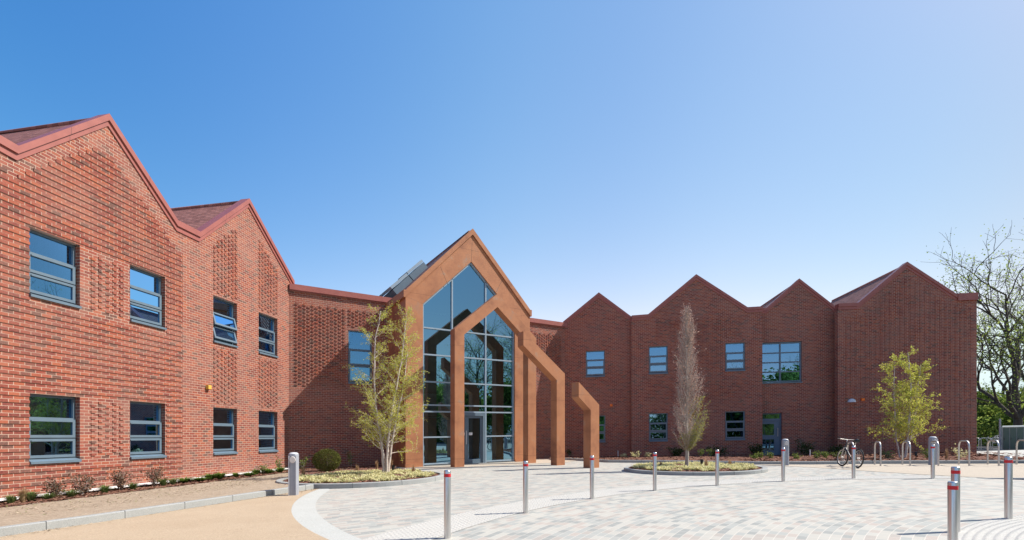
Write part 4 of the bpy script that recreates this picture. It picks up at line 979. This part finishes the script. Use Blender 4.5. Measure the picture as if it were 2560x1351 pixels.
# columnar hornbeam
def hornbeam():
    r = random.Random(3); x, y = G(1717, 1168, .1); base = V(x, y, .10); root = empty('columnar_tree', base, 'slim columnar tree with dry pinkish leaves in the right planting circle', 'tree')
    B = Vector(base); P = [B + Vector((.012 * math.sin(i), .01 * math.cos(i * 1.3), 5.15 * i / 16)) for i in range(17)]
    mb = MB(); mb.tube(P, [.062 * (1 - .92 * i / 16) + .003 for i in range(17)], 8); lv = MB(); lg = MB()
    TW = [(0, .1), (.12, .2), (.19, .42), (.29, .56), (.41, .54), (.5, .50), (.66, .42), (.76, .27), (.9, .20), (1, .04)]
    def half(t):
        for (a, wa), (b, wb) in zip(TW, TW[1:]):
            if a <= t <= b: return wa + (wb - wa) * (t - a) / (b - a)
        return .04
    for k in range(190):
        ti = .16 + .84 * ((k + r.random()) / 190) ** 1.05; L = r.uniform(.5, 1.3) * (1.1 - .5 * ti); a = r.uniform(0, 6.28)
        z0_ = max(.52, 5.15 * ti - L); z = z0_; wmax = half(ti) * r.uniform(.45, 1.05); L = 5.15 * ti - z0_
        p = B + Vector((0, 0, z)); q = [p]; dirr = Vector((math.cos(a), math.sin(a), 0))
        for i in range(1, 7):
            f = i / 6; q.append(p + dirr * wmax * (1 - (1 - f) ** 1.7) + Vector((r.gauss(0, .012), r.gauss(0, .012), L * f)))
        q = [v for v in q if v.z < B.z + 5.3] 
        if len(q) < 3: continue
        mb.tube(q, [max(.011 * (1 - i / len(q)), .002) for i in range(len(q))], 4, False)
        for i in range(len(q) - 1):
            for _ in range(3):
                tw = wander(q[i].lerp(q[i + 1], r.random()), (dirr * .5 + Vector((r.gauss(0, .4), r.gauss(0, .4), 1))), r.uniform(.1, .3), 3, r, .15)
                mb.tube(tw, [.0025, .002, .0018, .0015], 3, False)
                for _ in range(7):
                    pp = tw[r.randrange(4)] + Vector((r.gauss(0, .03), r.gauss(0, .03), r.gauss(0, .03)))
                    green = (pp.x - B.x) > .08 + .2 * (pp.z - B.z - 1.0) and pp.z < B.z + 2.3 or (pp.z < B.z + 1.1 and r.random() < .4)
                    if green or r.random() < .42: leafq(lg if green else lv, pp, .036 * r.uniform(.6, 1.2), r)
    mb.build('trunk', BARKG, root); lv.build('crown', L_HORN, root); lg.build('fresh_leaves', L_HORNG, root)
hornbeam()
# ball topiary
def topiary():
    x, y, z = -6.72, 17.55, .06; r = random.Random(9); root = empty('clipped_bush', V(x, y, z), 'round clipped dark green bush against the brick link wall', 'bush')
    c = Vector(V(x, y, z + .40)); lv = MB(); vs = []
    mb = MB(); mb.tube([V(x, y, z - .05), V(x, y, z + .5)], .03, 8)
    for i in range(14): mb.tube([V(x, y, z + .2), tuple(c + Vector((r.gauss(0, 1), r.gauss(0, 1), r.gauss(0, 1))).normalized() * .36)], .006, 4, False)
    mb.build('trunk', BARKD, root)
    for _ in range(9000):
        d = Vector((r.gauss(0, 1), r.gauss(0, 1), r.gauss(0, 1))).normalized(); k = .93 + .07 * noise.noise(d * 6); q = r.uniform(.80, 1.0) if r.random() < .85 else r.uniform(.5, .8)
        p = c + Vector((d.x * .54, d.y * .54, d.z * .46)) * k * q
        if p.z > c.z - .40: leafq(lv, p, .032 * r.uniform(.7, 1.4), r, .4)
    lv.build('foliage', L_TOPI, root)
topiary()
# mounds of pale groundcover in the planting circles (uncountable)
def cover(cx, cy, rad, n, lb, seed, hz=.12, front=0):
    r = random.Random(seed); mb = MB()
    for _ in range(n):
        a = r.uniform(0, 6.28); q = rad * math.sqrt(r.random()); x, y = cx + q * math.cos(a), cy + q * math.sin(a)
        if noise.noise(Vector((x * 1.7, y * 1.7, seed))) < -.05 + front + .3 * (noise.noise(Vector((x * 6, y * 6, seed)))): continue
        k = r.randint(9, 16)
        for _ in range(k):
            b = r.uniform(0, 6.28); L = r.uniform(.07, .17); t = r.uniform(.3, 1.2); d = Vector((math.cos(b) * math.cos(t), math.sin(b) * math.cos(t), math.sin(t))); s_ = Vector((-math.sin(b), math.cos(b), 0)) * .011
            p = Vector(V(x + r.gauss(0, .03), y + r.gauss(0, .03), hz - .01)); mid = p + d * L * .6; tip = p + d * L - Vector((0, 0, L * .25))
            mb.face([p - s_, p + s_, mid + s_ * 1.1, mid - s_ * 1.1]); mb.face([mid - s_ * 1.1, mid + s_ * 1.1, tip])
    return tag(mb.build('ground_cover', L_PALE), lb, 'ground cover', kind='stuff')
cover(PL1[0], PL1[1] + .1, PL1[2] - .35, 1900, 'pale yellow-green ground cover filling the left planting circle', 1)
cover(PL2[0], PL2[1], PL2[2] - .3, 1900, 'pale yellow-green ground cover filling the right planting circle', 2)
# chips scattered on mulch
def chips(name, fn, n, seed, m, sz=.05):
    r = random.Random(seed); mb = MB()
    for _ in range(n):
        x, y, z = fn(r); a = r.uniform(0, 6.28); L = sz * r.uniform(.4, 1.3); u = Vector((math.cos(a), math.sin(a), r.uniform(-.3, .3))) * L; v = Vector((-math.sin(a), math.cos(a), r.uniform(-.4, .4))) * L * .3; p = Vector(V(x, y, z + .012))
        mb.face([p - u - v, p + u - v, p + u + v, p - u + v])
    return tag(mb.build(name, m), kind='stuff')
CH = leaf_mat('bark_chip_tones', [(.09, .04, .03), (.2, .1, .07), (.28, .16, .11), (.13, .06, .045)], .0)
o = chips('bark_chips', lambda r: (lambda s, n: (*xy(WL, s, n), .0 + .06 * n / 1.4 + .01))(r.uniform(-2.5, 9), r.uniform(.25, 1.45)), 5200, 4, CH, .045); tag(o, 'dark brown bark chips along the foot of the sunlit wall', 'bark chips')
o = chips('soil_crumbs', lambda r: (lambda s, n: (*xy(WL, s, n), .075))(r.uniform(-2.5, 8.5), r.uniform(1.5, 3.6)), 2600, 14, leaf_mat('soil_crumb_tones', [(.2, .14, .1), (.42, .33, .25), (.3, .22, .16), (.16, .19, .06)], .0), .022); tag(o, 'crumbs and tiny weeds on the dry soil bed', 'soil crumbs')
def frear(r):
    i = r.uniform(0, len(rkin) - 1.01); k = int(i); f = i - k; t = r.random() ** 1.3
    A = [rkin[k][j] * (1 - f) + rkin[k + 1][j] * f for j in (0, 1)]; B = [wr[k][j] * (1 - f) + wr[k + 1][j] * f for j in (0, 1)]
    return (A[0] * (1 - t) + B[0] * t, A[1] * (1 - t) + B[1] * t, .085 * (1 - t))
o = chips('bark_chips', frear, 7000, 5, CH, .07); tag(o, 'reddish bark chips in the long bed before the shaded wing', 'bark chips')
def fpl(r):
    c = PL1 if r.random() < .5 else PL2; a = r.uniform(0, 6.28); q = (c[2] - .2) * math.sqrt(r.random()); return (c[0] + q * math.cos(a), c[1] + q * math.sin(a), .115 - .04 * (q / c[2]) ** 3)
o = chips('bark_chips', fpl, 5000, 6, CH, .045); tag(o, 'bark chips between the plants of both planting circles', 'bark chips')
def fln(r):
    a = r.random(); s = r.uniform(.2, 3.4); n = r.uniform(.2, 5.0); q = xy(WK, s, n); return (q[0], q[1], .05)
o = chips('bark_chips', fln, 3500, 8, CH, .05); tag(o, 'bark chips under the clipped bush before the link wall', 'bark chips')

def shrub_leafy(x, y, z, w_, h, n, m, lsz, name, lb, cat, seed, group=None, stem=BARKG, root_lv=5):
    r = random.Random(seed); root = empty(name, V(x, y, z), lb, cat, group); B = Vector(V(x, y, z)); mb = MB(); lv = MB()
    for _ in range(root_lv):
        a = r.uniform(0, 6.28); e = Vector((math.cos(a) * w_ * .5 * r.random(), math.sin(a) * w_ * .5 * r.random(), h * r.uniform(.7, 1))); q = wander(B, e, e.length, 4, r, .12); mb.tube(q, [.007, .006, .005, .004, .002], 4, False)
        for _ in range(3): j = r.randint(1, 3); tw = wander(q[j], e.normalized() + Vector((r.gauss(0, .6), r.gauss(0, .6), .2)), h * .4, 3, r, .2); mb.tube(tw, [.004, .003, .002, .0015], 3, False); q += tw
        for _ in range(n // root_lv): leafq(lv, q[r.randrange(1, len(q))] + Vector((r.gauss(0, .05), r.gauss(0, .05), r.gauss(0, .04))), lsz * r.uniform(.6, 1.3), r, .2, .55)
    mb.build('stem', stem, root); lv.build('foliage', m, root); return root
def tuft(x, y, z, w_, h, n, m, name, lb, cat, seed, wd=.012, group=None):
    r = random.Random(seed); mb = MB(); B = Vector((0, 0, 0))
    for _ in range(n):
        a = r.uniform(0, 6.28); l = r.uniform(.5, 1) * h; k = r.uniform(.1, 1) * w_ / 2; d = Vector((math.cos(a), math.sin(a), 0)); s_ = Vector((-math.sin(a), math.cos(a), 0)) * wd / 2
        p = d * r.uniform(0, .04); q = p + d * k * .4 + Vector((0, 0, l * .65)); t = p + d * k + Vector((0, 0, l * r.uniform(.6, 1)))
        mb.face([p - s_, p + s_, q + s_, q - s_]); mb.face([q - s_, q + s_, t])
    o = mb.build(name, m); o.location = V(x, y, z); return tag(o, lb, cat, group)
def wl(px, n): s = WL.s_at(px, n); q = xy(WL, s, n); return q
for i, (px, n, w_, h, lb) in enumerate(((135, .55, .5, .42, 'sparse brown-leaved shrub below the leftmost lower window'), (205, .6, .75, .45, 'brown-leaved shrub between the two leftmost lower windows'), (303, .6, .6, .5, 'brown-leaved shrub below the second lower window from the left'), (385, .55, .55, .55, 'brown-leaved shrub just right of the second lower window'))):
    x, y = wl(px, n); shrub_leafy(x, y, .03, w_, h, 620, L_BROWN, .05, 'shrub', lb, 'shrub', 20 + i, 'brown-leaved shrubs at the sunlit wall', root_lv=9)
x, y = wl(57, .75); tuft(x, y, .04, .22, .36, 160, L_STRAW, 'dry_grass', 'upright dry straw-coloured tuft at the left edge below the wall', 'grass tuft', 31)
tf = [(28, .8, .3, .2), (78, .75, .35, .24), (120, .9, .3, .16), (178, .95, .35, .2), (262, .95, .35, .22), (333, .9, .3, .2), (408, .8, .35, .24), (432, .8, .3, .2)]
tl = ['strap-leaved tuft at the far left edge of the mulch', 'strap-leaved tuft right of the straw-coloured grass', 'low tuft in front of the leftmost brown shrub', 'tuft left of the widest brown shrub', 'tuft between the second and third brown shrubs', 'tuft between the third and fourth brown shrubs', 'grassy tuft touching the rightmost brown shrub', 'grassy tuft right of the rightmost brown shrub']
for i, ((px, n, w_, h), lb) in enumerate(zip(tf, tl)): x, y = wl(px, n); tuft(x, y, .05, w_ * 1.5, h * 1.1, 150, L_STRAP, 'strap_leaf_plant', lb, 'plant', 40 + i, .014, 'strap-leaved plants in the left mulch bed')
gl = [(462, .7, .45, .2), (500, .75, .4, .2), (527, .7, .5, .22), (550, .6, .45, .26), (590, .85, .3, .14), (622, .9, .35, .18), (640, .8, .45, .26), (672, 1.0, .4, .22), (700, 1.1, .5, .32)]
gn = ['first low green clump right of the grassy tufts', 'second low green clump in the mulch left of the yellow-box column', 'broad green clump below the yellow wall box', 'taller green clump right of the yellow wall box', 'very small green clump below the third lower window', 'small green clump left of the fourth lower window', 'green clump below the fourth lower window', 'green clump right of the fourth lower window', 'largest green clump left of the big light bollard']
jit = random.Random(77)
for i, ((px, n, w_, h), lb) in enumerate(zip(gl, gn)): w_ *= jit.uniform(.8, 1.5); h *= jit.uniform(.6, 1.1); x, y = wl(px, n + jit.uniform(-.12, .25)); tuft(x, y, .05, w_ * 1.35, h * 1.15, 190, L_GREEN, 'green_plant', lb, 'plant', 60 + i, .035, 'low green plants along the sunlit wall')
# yellow-green young plants
for i, (px, py, z, h, lb) in enumerate(((660, 1186, .05, .35, 'small lime-green plant close to the sunlit wall end'), (698, 1181, .05, .5, 'lime-green young shrub at the corner of the two brick walls'), (757, 1179, .08, .5, 'lime-green shrub just right of the big light bollard'), (878, 1168, .08, .55, 'bright green shrub between clipped bush and birch'))):
    x, y = G(px, py, z); shrub_leafy(x, y, z, h * .7, h, 160, L_LIME, .06, 'young_shrub', lb, 'shrub', 80 + i, 'lime-green young shrubs by the link wall')
x, y = G(758, 1194, .08); tuft(x, y, .07, .16, .4, 90, L_STRAW, 'dry_grass', 'slim dry orange tuft right of the big light bollard', 'grass tuft', 90)
for i, (px, py, z, h, lb) in enumerate(((893, 1182, .1, .36, 'dry straw tuft left of the birch stems'), (942, 1172, .1, .42, 'dry tuft directly behind the birch stems'), (1033, 1184, .1, .36, 'thin dry tuft at the right part of the birch bed'), (979, 1168, .1, .4, 'dry tuft behind the birch bed spike light'),
                                    (1652, 1170, .09, .30, 'dry straw tuft left of the columnar trunk'), (1766, 1171, .09, .42, 'tall dry tuft right of the columnar trunk'), (1825, 1168, .09, .36, 'dry tuft at the right end of the columnar tree bed'), (2366, 1148, .05, .5, 'dry feathery grass in the far bed before the end gable'))):
    x, y = G(px, py, z); tuft(x, y, z - .02, .16, h, 70, L_STRAW, 'dry_grass', lb, 'grass tuft', 91 + i, .010)
x0 = .0
rb = [(1425, 1143, .45, .45, L_DARK, 'dark shrub behind the middle rusty frame'), (1560, 1143, .5, .2, L_PALE, 'pale clump left of the first white marker pipe area'), (1590, 1144, .6, .3, L_PALE, 'yellowish clump below the gap between lower windows'), (1620, 1143, .5, .22, L_PALE, 'yellowish low clump under the left lower window'),
      (1690, 1139, .4, .4, L_LIME, 'grey-green plant left of the columnar trunk'), (1752, 1141, .4, .4, L_LIME, 'pale green plant right of the columnar trunk'), (1776, 1141, .4, .35, L_LIME, 'pale green plant right of the columnar tree crown'), (1885, 1147, .3, .2, L_LIME, 'small bright plant left of the side door'),
      (1900, 1145, .4, .28, L_LIME, 'bright plant in front of the side door, left'), (1925, 1147, .4, .3, L_LIME, 'bright plant in front of the side door, right'), (1992, 1149, .4, .25, L_LIME, 'bright low plant right of the light bollard by the side door'), (2044, 1146, .3, .32, L_LIME, 'small pale plant right of the second marker pipe'), (2063, 1146, .35, .34, L_LIME, 'pale plant left of the bicycle'),
      (2092, 1144, .3, .3, L_LIME, 'pale plant touching the far bicycle wheel'), (2218, 1148, .45, .35, L_STRAP, 'blue-green plant between the first stands'), (2318, 1147, .5, .4, L_LIME, 'leafy plant behind the light bollard among stands'), (2397, 1147, .8, .42, L_PALE, 'spiky yellow-green plant at the foot of the end gable corner')]
for i, (px, py, w_, h, m, lb) in enumerate(rb):
    x, y = G(px, py, .04); shrub_leafy(x, y, .0, w_, h, 150, m, .075, 'bed_plant', lb, 'plant', 120 + i, 'small plants in the bed before the shaded wing')
kl = [Vector(p) for p in kerbline]
def fkerb(r):
    i = r.randrange(1, len(kl) - 1); p = kl[i].lerp(kl[i + 1], r.random()); d = abs(r.gauss(0, .12)) + .01; return (p.x + d * .97, p.y - d * .2, .006)
o = chips('loose_grit', fkerb, 500, 15, leaf_mat('grit_tones', [(.3, .22, .15), (.5, .4, .3), (.2, .16, .12)], .0), .016); tag(o, 'loose grit and debris along the foot of the left kerb', 'loose grit')
for k, (px, n_) in enumerate(((1680, 1), (1790, 1), (1990, 1), (2060, 1))):
    pass
# evergreen hedge plants close to the shaded wall
for i, (x, y, w_, h, lb) in enumerate(((8.6, 25.4, 1.0, .5, 'low dark evergreen at the wall left of the columnar trunk'), (10.6, 25.2, 1.4, .5, 'low dark evergreen at the wall below the right lower window'), (12.6, 24.9, 1.0, .6, 'low dark evergreen at the wall left of the side door'), (15.0, 24.7, 1.6, .7, 'low dark evergreen at the wall right of the side door'), (16.4, 24.2, 1.0, .5, 'low dark evergreen in the corner behind the bicycle'))):
    shrub_leafy(x, y, -.05, w_, h, 700, L_DARK, .09, 'evergreen_shrub', lb, 'shrub', 150 + i, 'dark evergreens at the shaded wall', root_lv=14)

# ------------------------------------------------------------------ background trees
def make_tree(seed, H, spread, m, bark, lsz, nl, bare=.0, trunk_r=.28):
    r = random.Random(seed); mb = MB(); lv = MB(); ends = []
    def rec(p, d, L, rad, lvl):
        q = wander(p, d, L, 4, r, .13, .03); mb.tube(q, [rad, rad * .9, rad * .8, rad * .7, rad * .6], 6 if lvl < 2 else (4 if lvl < 4 else 3), False)
        if lvl >= 2: ends.extend(q[1:])
        if lvl >= (6 if bare else 5): return
        for k in range(3 if lvl else 5):
            ax = (q[-1] - q[-2]).normalized(); o = ax.orthogonal(); o.rotate(Matrix.Rotation(r.uniform(0, 6.28), 3, ax)); an = R(r.uniform(18, 48) * spread)
            st_ = q[r.choice((2, 3, 4))] if k else q[4]
            rec(st_, ax * math.cos(an) + o.normalized() * math.sin(an), L * r.uniform(.62, .85), rad * .58, lvl + 1)
    rec(Vector((0, 0, -.3)), (0, 0, 1), H * .28, trunk_r, 0)
    for _ in range(nl):
        p = r.choice(ends); leafq(lv, p + Vector((r.gauss(0, .25), r.gauss(0, .25), r.gauss(0, .25))), lsz * r.uniform(.6, 1.4), r, .2, .8)
    return mb, lv
def tree(name, mbs, loc, rz, s, bark, leafm, lb, group=None):
    root = empty(name, loc, lb, 'tree', group, rz); root.scale = (s, s, s)
    t = mbs[0]; c = mbs[1]; t.parent = root; c.parent = root; return root
def tree_proto(seed, H, spread, m, bark, lsz, nl, name, lb, loc, rz, group):
    tb_, cb = make_tree(seed, H, spread, m, bark, lsz, nl, name == 'bare_tree'); root = empty(name, (0, 0, 0), lb, 'tree', group)
    tb_.build('trunk', bark, root); cb.build('crown', m, root); root.location = loc; root.rotation_euler.z = rz; return root
def gz(x): return TILT * x - .3
big = tree_proto(21, 15.5, 1.1, L_WOOD, BARKD, .11, 5200, 'bare_tree', 'large sparsely leafed tree with dark spreading limbs behind the lockers', (39.0, 37, gz(39)), 2.2, None)
big.scale = (1.22, 1.22, 1.14)
dn = tree_proto(33, 7, 1.35, L_WOOD, BARKD, .20, 15000, 'leafy_tree', 'dense green tree filling the gap between end gable and lockers', (42.5, 44, gz(42)), .4, 'green trees behind the lockers')
o = copy_tree(dn); o.location = (46.5, 46, gz(46)); o.rotation_euler.z = 2; o['label'] = 'green tree farther right behind the lockers'
o = copy_tree(dn); o.location = (39, 46, gz(39)); o.rotation_euler.z = 4; o.scale = (.95, .95, .8); o['label'] = 'green tree half hidden behind the end gable corner'
o = copy_tree(big); o.location = (49, 46, gz(49)); o.rotation_euler.z = 3.1; o.scale = (1.2, 1.2, 1.15); o['label'] = 'second bare tree, mostly beyond the right edge'
# trees across the road, seen only as reflections in the glass
spots = [(43, -12, 1.45), (46, -5, 1.85), (48, -1, 1.6), (50, 4, 1.9), (45, -8, 1.5), (52, 9, 1.7), (31, -27, 1.7), (21, -36, 1.35), (37, -33, 2.1), (8, -36, 1.0), (-4, -38, 1.1), (-16, -36, 1.2), (49, -14, 1.6), (54, 22, 1.2), (27, -38, 2.1), (43, -38, 2.2), (34, -42, 2.2)]
for i, (x, y, s) in enumerate(spots):
    o = copy_tree(big if i % 2 else dn); o.location = (x, y, gz(x)); o.rotation_euler.z = i * 1.3; k = s * (.72 if i % 2 else 1.25); o.scale = (k, k, k)
    o['group'] = 'trees across the road mirrored in the windows'; o['label'] = 'tree across the road mirrored in the window glass'
def hedge(A, B, h, n, lb, seed):
    r = random.Random(seed); mb = MB(); A, B = Vector(A), Vector(B)
    for _ in range(n):
        t = r.random(); p = A.lerp(B, t); z = r.random(); x, y = p.x + r.gauss(0, .5), p.y + r.gauss(0, .5); hh = h * (.85 + .3 * noise.noise(Vector((x * .3, y * .3, 0))))
        leafq(mb, V(x, y, -.3 + hh * z), (.22 if h < 5 else .45) * r.uniform(.6, 1.3), r, .2, .8)
    return tag(mb.build('hedge', L_WOOD), lb, 'hedge')
hedge((30, 41), (60, 38), 3.0, 9000, 'green hedge behind the far cycle stands and lockers', 1)
hedge((38, -20), (46, 14), 4.0, 9000, 'hedge across the road mirrored in the entrance glass', 2)
hedge((-24, -42), (44, -40), 7.0, 22000, 'hedge behind the viewpoint mirrored in the lower windows', 3)
